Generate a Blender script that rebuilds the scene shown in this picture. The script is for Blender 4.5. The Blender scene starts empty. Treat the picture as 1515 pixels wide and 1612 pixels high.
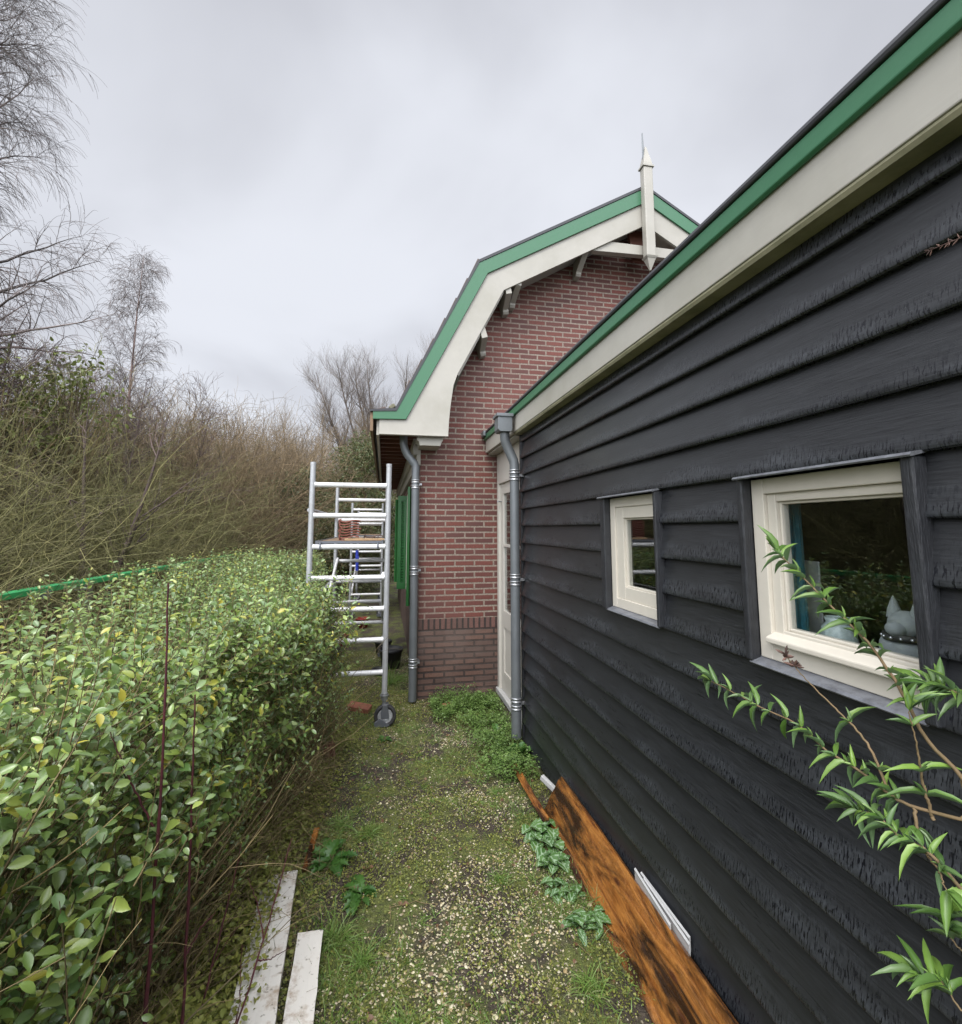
import bpy, math, random
import numpy as np
from mathutils import Vector
R_ = math.radians
rng = np.random.default_rng(11)
random.seed(5)
S = bpy.context.scene
COL = S.collection

# ------------------------------------------------------------ camera
EYE = 1.8
YAW, PITCH = 11.27, 6.32
cam = bpy.data.cameras.new("camera"); co = bpy.data.objects.new("camera", cam); COL.objects.link(co)
co.location = (0, 0, EYE)
co.rotation_euler = (R_(90 + PITCH), 0, R_(-YAW))
cam.sensor_fit = 'AUTO'; cam.sensor_width = 36
cam.lens = 758 / 1612 * 36
cam.shift_x = 0.5 / 1612
cam.shift_y = -58 / 1612
cam.clip_start = 0.02; cam.clip_end = 2000
S.camera = co
S.render.engine = 'CYCLES'
S.view_settings.view_transform = 'Standard'
S.view_settings.look = 'None'
S.view_settings.exposure = 0.50
S.view_settings.gamma = 1

# ------------------------------------------------------------ world: overcast sky
W = bpy.data.worlds.new("World"); S.world = W; W.use_nodes = True
nt = W.node_tree; nt.nodes.clear()
def N(nt, t, **kw):
    n = nt.nodes.new(t)
    for k, v in kw.items():
        if k == 'inp':
            for a, b in v.items(): n.inputs[a].default_value = b
        else: setattr(n, k, v)
    return n
out = N(nt, 'ShaderNodeOutputWorld'); mixs = N(nt, 'ShaderNodeMixShader')
sky = N(nt, 'ShaderNodeTexSky', sky_type='NISHITA', sun_disc=False, sun_elevation=R_(52), sun_rotation=R_(205))
b1 = N(nt, 'ShaderNodeBackground'); b1.inputs[1].default_value = 0.1
b2 = N(nt, 'ShaderNodeBackground'); b2.inputs[1].default_value = 1.0
tc = N(nt, 'ShaderNodeTexCoord'); sp = N(nt, 'ShaderNodeSeparateXYZ')
nt.links.new(tc.outputs['Generated'], sp.inputs[0])
zz = N(nt, 'ShaderNodeMath', operation='ADD'); zz.inputs[1].default_value = 0.45
nt.links.new(sp.outputs[2], zz.inputs[0])
dv = N(nt, 'ShaderNodeVectorMath', operation='DIVIDE')
cz = N(nt, 'ShaderNodeCombineXYZ')
for i in range(3): nt.links.new(zz.outputs[0], cz.inputs[i])
nt.links.new(tc.outputs['Generated'], dv.inputs[0]); nt.links.new(cz.outputs[0], dv.inputs[1])
n1 = N(nt, 'ShaderNodeTexNoise', inp={'Scale': 1.7, 'Detail': 5, 'Roughness': 0.45, 'Distortion': 0.25})
nt.links.new(dv.outputs[0], n1.inputs['Vector'])
cr = N(nt, 'ShaderNodeValToRGB'); nt.links.new(n1.outputs[0], cr.inputs[0])
cr.color_ramp.interpolation = 'EASE'
cr.color_ramp.elements[0].position = 0.33; cr.color_ramp.elements[0].color = (.425, .434, .472, 1)
cr.color_ramp.elements[1].position = 0.68; cr.color_ramp.elements[1].color = (.60, .617, .665, 1)
# the sun sits behind the cloud, high behind the camera: the cloud is brighter there
dt = N(nt, 'ShaderNodeVectorMath', operation='DOT_PRODUCT'); dt.inputs[1].default_value = (-.26, -.56, .79)
nt.links.new(tc.outputs['Generated'], dt.inputs[0])
mr = N(nt, 'ShaderNodeMapRange', interpolation_type='SMOOTHSTEP'); mr.inputs[1].default_value = .3; mr.inputs[2].default_value = 1
mr.inputs[3].default_value = 1.0; mr.inputs[4].default_value = 6.2
nt.links.new(dt.outputs['Value'], mr.inputs[0])
ml = N(nt, 'ShaderNodeVectorMath', operation='SCALE')
nt.links.new(cr.outputs[0], ml.inputs[0]); nt.links.new(mr.outputs[0], ml.inputs[3])
nt.links.new(ml.outputs[0], b2.inputs[0]); nt.links.new(sky.outputs[0], b1.inputs[0])
mixs.inputs[0].default_value = 0.95
nt.links.new(b1.outputs[0], mixs.inputs[1]); nt.links.new(b2.outputs[0], mixs.inputs[2])
nt.links.new(mixs.outputs[0], out.inputs[0])

sl = bpy.data.lights.new("sun", 'SUN'); sl.energy = 1.5; sl.angle = R_(22); sl.color = (1, .96, .9)
so = bpy.data.objects.new("sun", sl); COL.objects.link(so)
so.rotation_euler = Vector((-.26, -.56, .79)).to_track_quat('Z', 'Y').to_euler()

# ------------------------------------------------------------ node helpers
def newmat(name):
    m = bpy.data.materials.new(name); m.use_nodes = True
    t = m.node_tree; t.nodes.clear()
    o = N(t, 'ShaderNodeOutputMaterial'); p = N(t, 'ShaderNodeBsdfPrincipled')
    t.links.new(p.outputs[0], o.inputs[0])
    return m, t, p
def coords(t, scale=(1, 1, 1), rot=(0, 0, 0), kind='Object'):
    a = N(t, 'ShaderNodeTexCoord'); b = N(t, 'ShaderNodeMapping')
    b.inputs['Scale'].default_value = scale; b.inputs['Rotation'].default_value = rot
    t.links.new(a.outputs[kind], b.inputs[0]); return b.outputs[0]
def noise(t, v, scale, detail=4, rough=.55, dist=0):
    n = N(t, 'ShaderNodeTexNoise', inp={'Scale': scale, 'Detail': detail, 'Roughness': rough, 'Distortion': dist})
    if v is not None: t.links.new(v, n.inputs['Vector'])
    return n.outputs[0]
def ramp(t, f, stops, ease=False):
    c = N(t, 'ShaderNodeValToRGB'); e = c.color_ramp
    while len(e.elements) < len(stops): e.elements.new(.5)
    for i, (p, col) in enumerate(stops):
        e.elements[i].position = p
        if not isinstance(col, tuple): col = (col, col, col)
        e.elements[i].color = (*col, 1)
    t.links.new(f, c.inputs[0]); return c.outputs[0]
def mix(t, f, a, b, mode='MIX'):
    m = N(t, 'ShaderNodeMix', data_type='RGBA', blend_type=mode)
    for s, v in ((0, f), (6, a), (7, b)):
        if hasattr(v, 'links') or hasattr(v, 'is_linked'): t.links.new(v, m.inputs[s])
        else: m.inputs[s].default_value = v if s == 0 else (*v, 1)
    return m.outputs[2]
def math_(t, op, a, b=None, c=None, clamp=False):
    m = N(t, 'ShaderNodeMath', operation=op, use_clamp=clamp)
    for i, v in enumerate((a, b, c)):
        if v is None: continue
        if hasattr(v, 'is_linked'): t.links.new(v, m.inputs[i])
        else: m.inputs[i].default_value = v
    return m.outputs[0]
def bump(t, p, h, dist=.005, strength=1, prev=None):
    b = N(t, 'ShaderNodeBump'); b.inputs['Strength'].default_value = strength; b.inputs['Distance'].default_value = dist
    t.links.new(h, b.inputs['Height'])
    if prev is not None: t.links.new(prev, b.inputs['Normal'])
    t.links.new(b.outputs[0], p.inputs['Normal']); return b.outputs[0]
def setc(t, p, c):
    if hasattr(c, 'is_linked'): t.links.new(c, p.inputs['Base Color'])
    else: p.inputs['Base Color'].default_value = (*c, 1)

# painted / plain surface with grime and small bumps
def paint(name, c, rough=.45, dirt=.25, dirtcol=(.12, .12, .07), scale=3, metal=0, grain=None, bmp=.0006):
    m, t, p = newmat(name); v = coords(t)
    n = noise(t, v, scale, 6, .65); n2 = noise(t, v, scale * 9, 4)
    mask = math_(t, 'MULTIPLY', ramp(t, n, [(.42, 0.), (.75, 1.)]), dirt)
    col = mix(t, mask, c, dirtcol)
    col = mix(t, ramp(t, n2, [(.3, .18), (.7, 0.)]), col, tuple(x * .75 for x in c))
    setc(t, p, col); p.inputs['Metallic'].default_value = metal
    rr = math_(t, 'MULTIPLY_ADD', n2, .25, rough - .12); t.links.new(rr, p.inputs['Roughness'])
    gv = coords(t, grain) if grain else v
    bump(t, p, noise(t, gv, 40, 4), bmp)
    return m
M = {}
M['cream'] = paint('cream_paint', (.365, .348, .305), .5, .6, (.24, .23, .18), 1.7, grain=(1, .1, 1))
M['creamwin'] = paint('window_paint', (.53, .495, .42), .35, .1, (.5, .45, .3), 3)
M['doorpaint'] = paint('door_paint', (.48, .46, .41), .4, .15, (.4, .38, .3), 3)
M['green'] = paint('green_paint', (.032, .135, .062), .4, .25, (.04, .13, .07), 2.2)
M['shutter'] = paint('shutter_paint', (.02, .12, .028), .4, .2, (.03, .1, .03), 3)
M['railgreen'] = paint('rail_plastic', (.045, .37, .12), .35, .25, (.08, .22, .08), 5)
M['blackedge'] = paint('roof_edge', (.025, .026, .03), .5, .2, (.08, .08, .07), 4)
M['mossy'] = paint('mossy_soffit', (.30, .28, .18), .7, .8, (.10, .105, .05), 6)
M['zinc'] = paint('zinc', (.155, .168, .175), .45, .45, (.09, .10, .11), 5, metal=.4, bmp=.0004)
M['zinclight'] = paint('zinc_solder', (.34, .35, .36), .35, .4, (.2, .2, .2), 12, metal=.7)
M['lead'] = paint('lead_flashing', (.18, .188, .205), .4, .8, (.05, .05, .055), 26, metal=.3)
M['alu'] = paint('aluminium', (.40, .41, .42), .42, .5, (.25, .245, .23), 14, metal=.3)
M['aluw'] = paint('aluminium_rung', (.66, .66, .66), .42, .45, (.36, .34, .30), 18, metal=.12)
M['rubber'] = paint('rubber', (.02, .02, .022), .6, .3, (.1, .09, .07), 20)
M['darkmetal'] = paint('dark_metal', (.12, .13, .15), .45, .3, (.2, .18, .14), 20, metal=.5)
M['redtile'] = paint('clay_tile', (.22, .075, .05), .7, .5, (.09, .04, .035), 12, bmp=.002)
M['darktile'] = paint('dark_clay', (.09, .06, .05), .7, .4, (.16, .12, .1), 12, bmp=.002)
M['redbrick'] = paint('loose_brick', (.25, .085, .05), .75, .5, (.10, .05, .035), 18, bmp=.003)
M['darkbrick'] = paint('damp_brick', (.13, .045, .03), .75, .5, (.06, .04, .03), 18, bmp=.003)
M['redplastic'] = paint('red_plastic', (.30, .03, .025), .5, .3, (.1, .03, .03), 10)
M['blackplastic'] = paint('black_plastic', (.025, .025, .027), .5, .3, (.08, .07, .05), 10)
M['blue'] = paint('blue_plastic', (.02, .04, .33), .45, .1, (.05, .05, .1), 8)
M['rawwood'] = paint('raw_wood', (.20, .13, .075), .7, .5, (.10, .065, .04), 3, grain=(4, .3, 4), bmp=.002)
M['plankwood'] = paint('pale_plank', (.42, .28, .15), .7, .3, (.2, .12, .07), 6, grain=(4, .3, 4))
M['deck'] = paint('red_decking', (.125, .045, .028), .65, .5, (.05, .025, .018), 8, grain=(4, .3, 4))
M['post'] = paint('weathered_post', (.16, .15, .10), .85, .6, (.07, .08, .04), 9, bmp=.004)
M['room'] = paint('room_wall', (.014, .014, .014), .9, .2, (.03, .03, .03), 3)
M['teal'] = paint('teal_cloth', (.02, .13, .17), .9, .2, (.01, .06, .09), 6)
M['whitecard'] = paint('grey_card', (.30, .31, .31), .8, .1, (.2, .2, .2), 3)
M['figure'] = paint('grey_felt', (.26, .28, .28), .8, .2, (.25, .27, .27), 8)
M['stud'] = paint('stud_metal', (.75, .75, .75), .25, .1, (.4, .4, .4), 8, metal=.8)
M['ceramic'] = paint('glazed_jar', (.36, .42, .40), .15, .6, (.06, .10, .12), 60)
M['soil'] = paint('soil', (.045, .03, .022), .9, .4, (.02, .015, .012), 30, bmp=.004)

def bark(name, c1, c2, scale=6):
    m, t, p = newmat(name); v = coords(t)
    n = noise(t, v, scale, 5, .6)
    ri = N(t, 'ShaderNodeNewGeometry').outputs['Random Per Island']
    a = mix(t, ramp(t, n, [(.35, 0.), (.65, 1.)]), c1, c2)
    a = mix(t, ramp(t, ri, [(.0, 0.), (.45, .25), (.8, .95)]), a, tuple(x * .28 for x in c1))
    a = mix(t, ramp(t, ri, [(.0, 1.), (.1, 0.)]), a, tuple(min(1, x * 1.25) for x in c1))
    setc(t, p, a); p.inputs['Roughness'].default_value = .75
    return m
M['twig_olive'] = bark('olive_twig', (.27, .24, .10), (.15, .16, .05), 1.3)
M['twig_brown'] = bark('brown_twig', (.30, .22, .125), (.20, .145, .075), 1.2)
M['twig_grey'] = bark('grey_twig', (.23, .195, .185), (.15, .12, .115))
M['twig_purple'] = bark('purple_twig', (.17, .12, .11), (.11, .075, .07))
M['birch_bark'] = bark('birch_bark', (.46, .34, .30), (.24, .14, .12), 5)
M['poplar'] = bark('pale_grey_twig', (.24, .20, .17), (.15, .12, .10))
M['redstem'] = bark('dark_red_stem', (.11, .014, .02), (.05, .008, .014), 30)
M['hedgestem'] = bark('hedge_stem', (.26, .20, .09), (.15, .11, .05), 20)
M['shrubstem'] = bark('shrub_stem', (.30, .20, .10), (.16, .12, .05), 30)
M['deadhead'] = bark('dead_flower', (.15, .085, .065), (.08, .04, .03), 30)

def leafmat(name, cols, rough=.38, trans=.3, spots=None, spec=.5, veins=None, under=None):
    m = bpy.data.materials.new(name); m.use_nodes = True; t = m.node_tree; t.nodes.clear()
    o = N(t, 'ShaderNodeOutputMaterial'); p = N(t, 'ShaderNodeBsdfPrincipled'); tr = N(t, 'ShaderNodeBsdfTranslucent'); ms = N(t, 'ShaderNodeMixShader')
    g = N(t, 'ShaderNodeNewGeometry')
    k = len(cols)
    c = ramp(t, g.outputs['Random Per Island'], [(i / (k - 1) if k > 1 else 0, cc) for i, cc in enumerate(cols)])
    v = coords(t)
    c = mix(t, ramp(t, noise(t, v, 2.2, 3), [(.38, .0), (.66, .45)]), c, tuple(x * .62 for x in cols[0]))
    if spots: c = mix(t, ramp(t, noise(t, v, 90, 3), [(.60, 0.), (.68, 1.)]), c, spots)
    if under: c = mix(t, g.outputs['Backfacing'], c, under)
    if veins:
        at = N(t, 'ShaderNodeAttribute'); at.attribute_name = 'vein'
        c = mix(t, ramp(t, at.outputs['Fac'], [(.45, 0.), (.7, 1.)]), c, veins)
    t.links.new(c, p.inputs['Base Color']); t.links.new(c, tr.inputs[0])
    p.inputs['Roughness'].default_value = rough; p.inputs['Specular IOR Level'].default_value = spec
    ms.inputs[0].default_value = trans
    t.links.new(p.outputs[0], ms.inputs[1]); t.links.new(tr.outputs[0], ms.inputs[2]); t.links.new(ms.outputs[0], o.inputs[0])
    return m
M['privet'] = leafmat('privet_leaf', [(.085, .15, .035), (.19, .28, .055), (.08, .16, .045), (.23, .31, .055), (.09, .155, .05), (.21, .31, .11), (.33, .40, .08), (.13, .22, .065), (.20, .28, .055), (.46, .40, .05)], .28, .18, spec=.7, under=(.24, .30, .13))
M['willow'] = leafmat('willow_leaf', [(.08, .17, .03), (.15, .27, .05), (.25, .40, .07), (.09, .18, .05), (.14, .22, .08)], .36, .28, under=(.15, .25, .11))
M['laurel'] = leafmat('laurel_leaf', [(.12, .16, .035), (.22, .26, .07), (.16, .20, .05)], .4, .25)
M['ivy'] = leafmat('ivy_leaf', [(.05, .08, .028), (.10, .13, .045), (.18, .20, .075)], .4, .25)
M['grass'] = leafmat('grass_blade', [(.10, .19, .035), (.20, .33, .065), (.15, .26, .06), (.30, .32, .11), (.13, .24, .05)], .45, .3)
M['moss'] = leafmat('moss_leaf', [(.12, .14, .028), (.21, .23, .045), (.31, .31, .07), (.18, .22, .045)], .6, .25)
M['lush'] = leafmat('lush_leaf', [(.09, .165, .035), (.15, .26, .055), (.22, .32, .09), (.12, .19, .06)], .45, .3)
M['dock'] = leafmat('dock_leaf', [(.04, .11, .02), (.07, .16, .03)], .35, .25)
M['variegated'] = leafmat('silver_veined_leaf', [(.06, .14, .035), (.10, .20, .05)], .4, .2, veins=(.26, .37, .22))
M['dry'] = leafmat('dry_grass', [(.26, .20, .10), (.18, .13, .07), (.12, .10, .05)], .7, .2)
M['deadleaf'] = leafmat('dead_leaf', [(.15, .08, .045), (.10, .055, .03), (.22, .12, .06), (.09, .05, .04)], .5, .2)

# ---- brickwork
def brickmat(name, c1, c2, mortar, mcol_rough=.85, w=.22, h=.0625, msize=.0105, squash=False, grime=.2, gcol=(.06, .06, .045), rot=False, off=0.):
    m, t, p = newmat(name)
    tcn = N(t, 'ShaderNodeTexCoord'); s = N(t, 'ShaderNodeSeparateXYZ'); t.links.new(tcn.outputs['Object'], s.inputs[0])
    u = math_(t, 'ADD', s.outputs[0], s.outputs[1]); vz = math_(t, 'ADD', s.outputs[2], off)
    cb = N(t, 'ShaderNodeCombineXYZ')
    wob = noise(t, tcn.outputs['Object'], 9, 3)
    wv = math_(t, 'MULTIPLY_ADD', wob, .006, -.003)
    t.links.new(math_(t, 'ADD', u, wv), cb.inputs[0]); t.links.new(math_(t, 'ADD', vz, wv), cb.inputs[1])
    b = N(t, 'ShaderNodeTexBrick', offset=(.0 if rot else .5), inp={'Scale': 1, 'Mortar Size': msize, 'Mortar Smooth': .25, 'Bias': .0, 'Brick Width': w, 'Row Height': h})
    b.inputs['Color1'].default_value = (*c1, 1); b.inputs['Color2'].default_value = (*c2, 1); b.inputs['Mortar'].default_value = (*mortar, 1)
    t.links.new(cb.outputs[0], b.inputs['Vector'])
    n = noise(t, tcn.outputs['Object'], 55, 5, .7); n2 = noise(t, tcn.outputs['Object'], 1.6, 5, .6)
    c = mix(t, ramp(t, n, [(.35, .6), (.62, 0.)]), b.outputs[0], tuple(x * .5 for x in c1))
    c = mix(t, math_(t, 'MULTIPLY', ramp(t, n2, [(.42, 0.), (.7, 1.)]), grime), c, gcol)
    setc(t, p, c); p.inputs['Roughness'].default_value = .75
    hgt = math_(t, 'SUBTRACT', math_(t, 'MULTIPLY', n, .25), b.outputs['Fac'])
    bump(t, p, hgt, .006)
    return m
M['brick'] = brickmat('red_brickwork', (.155, .043, .031), (.078, .032, .028), (.28, .245, .195), grime=.3, gcol=(.17, .075, .06), off=-.82)
M['plinthbrick'] = brickmat('plinth_brickwork', (.135, .07, .05), (.065, .04, .033), (.014, .012, .011), msize=.012, grime=.4, gcol=(.18, .135, .115), off=-.70)
M['soldier'] = brickmat('soldier_brickwork', (.17, .08, .065), (.10, .058, .05), (.014, .012, .011), w=.0625, h=.24, msize=.012, rot=True, off=-.70)

# ---- black wet siding
def siding_mat():
    m, t, p = newmat('black_wet_siding')
    tcn = N(t, 'ShaderNodeTexCoord'); s = N(t, 'ShaderNodeSeparateXYZ'); t.links.new(tcn.outputs['Object'], s.inputs[0])
    zr = math_(t, 'MULTIPLY', math_(t, 'ADD', s.outputs[2], .141), 1 / .151)
    fr = math_(t, 'FRACT', zr); row = math_(t, 'FLOOR', zr)
    cb = N(t, 'ShaderNodeCombineXYZ'); t.links.new(s.outputs[0], cb.inputs[0]); t.links.new(s.outputs[2], cb.inputs[2])
    t.links.new(math_(t, 'MULTIPLY_ADD', row, 3.77, s.outputs[1]), cb.inputs[1]); V = cb.outputs[0]
    def mp(sc):
        q = N(t, 'ShaderNodeMapping'); q.inputs['Scale'].default_value = sc; t.links.new(V, q.inputs[0]); return q.outputs[0]
    grain = noise(t, mp((1, 2.2, 46)), 4.5, 6, .62, .7)
    fine = noise(t, mp((1, 8, 120)), 4, 3, .6)
    drip = noise(t, mp((1, 80, 15)), 2.6, 2, .5, .3)
    broad = noise(t, mp((1, 1.3, 4)), 1.7, 3, .5)
    # drips sit on the lower half of every board, in ragged bands
    ragged = math_(t, 'MULTIPLY_ADD', math_(t, 'SUBTRACT', broad, .5), 1.7, math_(t, 'SUBTRACT', .52, fr))
    band = math_(t, 'MULTIPLY', ragged, 3.2, clamp=True)
    d = math_(t, 'MULTIPLY', ramp(t, drip, [(.52, 0.), (.60, 1.)]), band)
    base = ramp(t, grain, [(.3, (.009, .0095, .0108)), (.7, (.023, .0245, .027))])
    film = math_(t, 'MULTIPLY', ramp(t, noise(t, mp((1, 46, 16)), 2.4, 5, .75), [(.34, 0.), (.70, 1.)]), math_(t, 'MULTIPLY', band, ramp(t, noise(t, mp((1, 1.6, 6)), 1.9, 2), [(.36, .15), (.6, 1.)])))
    c = mix(t, math_(t, 'MULTIPLY', film, .8), base, (.060, .066, .074))
    c = mix(t, d, c, (.006, .0065, .009))
    setc(t, p, c)
    r = ramp(t, math_(t, 'ADD', math_(t, 'MULTIPLY', grain, .5), math_(t, 'MULTIPLY', broad, .5)), [(.35, .27), (.65, .48)])
    r = mix(t, d, r, (.2, .2, .2)); t.links.new(r, p.inputs['Roughness'])
    p.inputs['Specular IOR Level'].default_value = .5
    h = math_(t, 'ADD', math_(t, 'MULTIPLY', grain, .6), math_(t, 'ADD', math_(t, 'MULTIPLY', fine, .25), math_(t, 'MULTIPLY', d, .08)))
    bump(t, p, h, .0015, .7)
    return m
M['siding'] = siding_mat()
M['blacktrim'] = paint('black_trim', (.016, .017, .02), .42, .5, (.045, .05, .056), 12, grain=(6, 6, .8), bmp=.003)

# ---- wet stained plank
def wetplank():
    m, t, p = newmat('wet_stained_plank')
    v = coords(t, (9, 1.0, 9)); vo = coords(t)
    g = noise(t, v, 3.2, 6, .6, 1.3)
    c = ramp(t, g, [(.28, (.07, .022, .008)), (.42, (.19, .068, .015)), (.6, (.32, .135, .032)), (.78, (.13, .045, .012))])
    st = noise(t, coords(t, (6.5, 1.2, 6.5)), 1.5, 6, .68, .8)
    c = mix(t, ramp(t, st, [(.42, 0.), (.57, .96)]), c, (.016, .008, .005))
    w = N(t, 'ShaderNodeTexVoronoi', inp={'Scale': 1}); t.links.new(coords(t, (11, 3.3, 11)), w.inputs['Vector'])
    c = mix(t, ramp(t, w.outputs['Distance'], [(.07, .9), (.13, 0.)]), c, (.05, .015, .006))
    setc(t, p, c)
    t.links.new(ramp(t, noise(t, vo, 22, 4), [(.4, .06), (.65, .36)]), p.inputs['Roughness'])
    bump(t, p, math_(t, 'ADD', g, math_(t, 'MULTIPLY', noise(t, vo, 60, 3), .4)), .006)
    return m
M['wetplank'] = wetplank()
def whiteplank():
    m, t, p = newmat('old_white_paint'); v = coords(t)
    n = noise(t, v, 7, 6, .7); n3 = noise(t, v, 45, 3)
    c = mix(t, ramp(t, n, [(.52, 0.), (.64, .8)]), (.64, .61, .55), (.30, .21, .13))
    c = mix(t, ramp(t, n3, [(.62, 0.), (.70, .7)]), c, (.13, .11, .07))
    setc(t, p, c); p.inputs['Roughness'].default_value = .55
    bump(t, p, n, .002); return m
M['whiteplank'] = whiteplank()
def whitestrip():
    return paint('white_plastic_strip', (.42, .42, .41), .4, .25, (.3, .3, .28), 14)
M['whitestrip'] = whitestrip()

def glassmat():
    m = bpy.data.materials.new('window_glass'); m.use_nodes = True; t = m.node_tree; t.nodes.clear()
    o = N(t, 'ShaderNodeOutputMaterial'); a = N(t, 'ShaderNodeBsdfTransparent'); g = N(t, 'ShaderNodeBsdfGlossy'); x = N(t, 'ShaderNodeMixShader')
    a.inputs[0].default_value = (.94, .96, .96, 1); g.inputs['Roughness'].default_value = .01
    f = N(t, 'ShaderNodeFresnel'); bf = N(t, 'ShaderNodeNewGeometry'); t.links.new(math_(t, 'MULTIPLY_ADD', bf.outputs['Backfacing'], 1 / 1.5 - 1.5, 1.5), f.inputs[0])
    t.links.new(math_(t, 'MULTIPLY', f.outputs[0], 1.15, clamp=True), x.inputs[0]); t.links.new(a.outputs[0], x.inputs[1]); t.links.new(g.outputs[0], x.inputs[2]); t.links.new(x.outputs[0], o.inputs[0])
    return m
M['glass'] = glassmat()

# ---- ground
def groundmat():
    m, t, p = newmat('mossy_ground'); v = coords(t)
    a = noise(t, v, 3.0, 6, .65); b = noise(t, v, 30, 5, .7); c_ = noise(t, v, 110, 3)
    soil = ramp(t, b, [(.3, (.022, .016, .011)), (.6, (.07, .052, .036)), (.8, (.15, .12, .085))])
    moss = ramp(t, b, [(.3, (.04, .05, .013)), (.6, (.14, .16, .036)), (.8, (.24, .255, .07))])
    c = mix(t, ramp(t, a, [(.44, 0.), (.56, 1.)]), soil, moss)
    c = mix(t, ramp(t, c_, [(.62, 0.), (.7, .6)]), c, (.3, .27, .17))
    setc(t, p, c); p.inputs['Roughness'].default_value = .85
    bump(t, p, math_(t, 'ADD', b, c_), .02); return m
M['ground'] = groundmat()
def pebblemat():
    m, t, p = newmat('pebble'); g = N(t, 'ShaderNodeNewGeometry')
    c = ramp(t, g.outputs['Random Per Island'], [(0, (.42, .36, .19)), (.2, (.22, .17, .09)), (.4, (.55, .50, .33)), (.55, (.34, .25, .11)), (.7, (.15, .12, .09)), (.85, (.58, .53, .38)), (1, (.34, .28, .19))])
    setc(t, p, c); p.inputs['Roughness'].default_value = .4; return m
M['pebble'] = pebblemat()

# ------------------------------------------------------------ object helpers
def tag(o, label=None, cat=None, group=None, kind=None):
    if label: o['label'] = label
    if cat: o['category'] = cat
    if group: o['group'] = group
    if kind: o['kind'] = kind
    return o
def thing(name, label, cat, loc=(0, 0, 0), rz=0, group=None):
    o = bpy.data.objects.new(name, None); COL.objects.link(o); o.location = loc; o.rotation_euler = (0, 0, rz)
    o.empty_display_size = .1
    return tag(o, label, cat, group)
def meshobj(name, V, F, mat, parent=None, smooth=False):
    """V (n,3) array; F (m,3|4) int array or list of arrays"""
    V = np.asarray(V, np.float32)
    Fs = F if isinstance(F, list) else [F]
    me = bpy.data.meshes.new(name)
    me.vertices.add(len(V)); me.vertices.foreach_set('co', V.ravel())
    li = np.concatenate([f.ravel() for f in Fs]).astype(np.int32)
    tot = np.concatenate([np.full(len(f), f.shape[1], np.int32) for f in Fs])
    st = np.concatenate([[0], np.cumsum(tot)[:-1]]).astype(np.int32)
    me.loops.add(len(li)); me.loops.foreach_set('vertex_index', li)
    me.polygons.add(len(tot)); me.polygons.foreach_set('loop_start', st); me.polygons.foreach_set('loop_total', tot)
    me.polygons.foreach_set('use_smooth', np.full(len(tot), smooth, bool))
    me.update(calc_edges=True)
    me.materials.append(mat)
    o = bpy.data.objects.new(name, me); COL.objects.link(o)
    if parent: o.parent = parent
    return o
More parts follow.
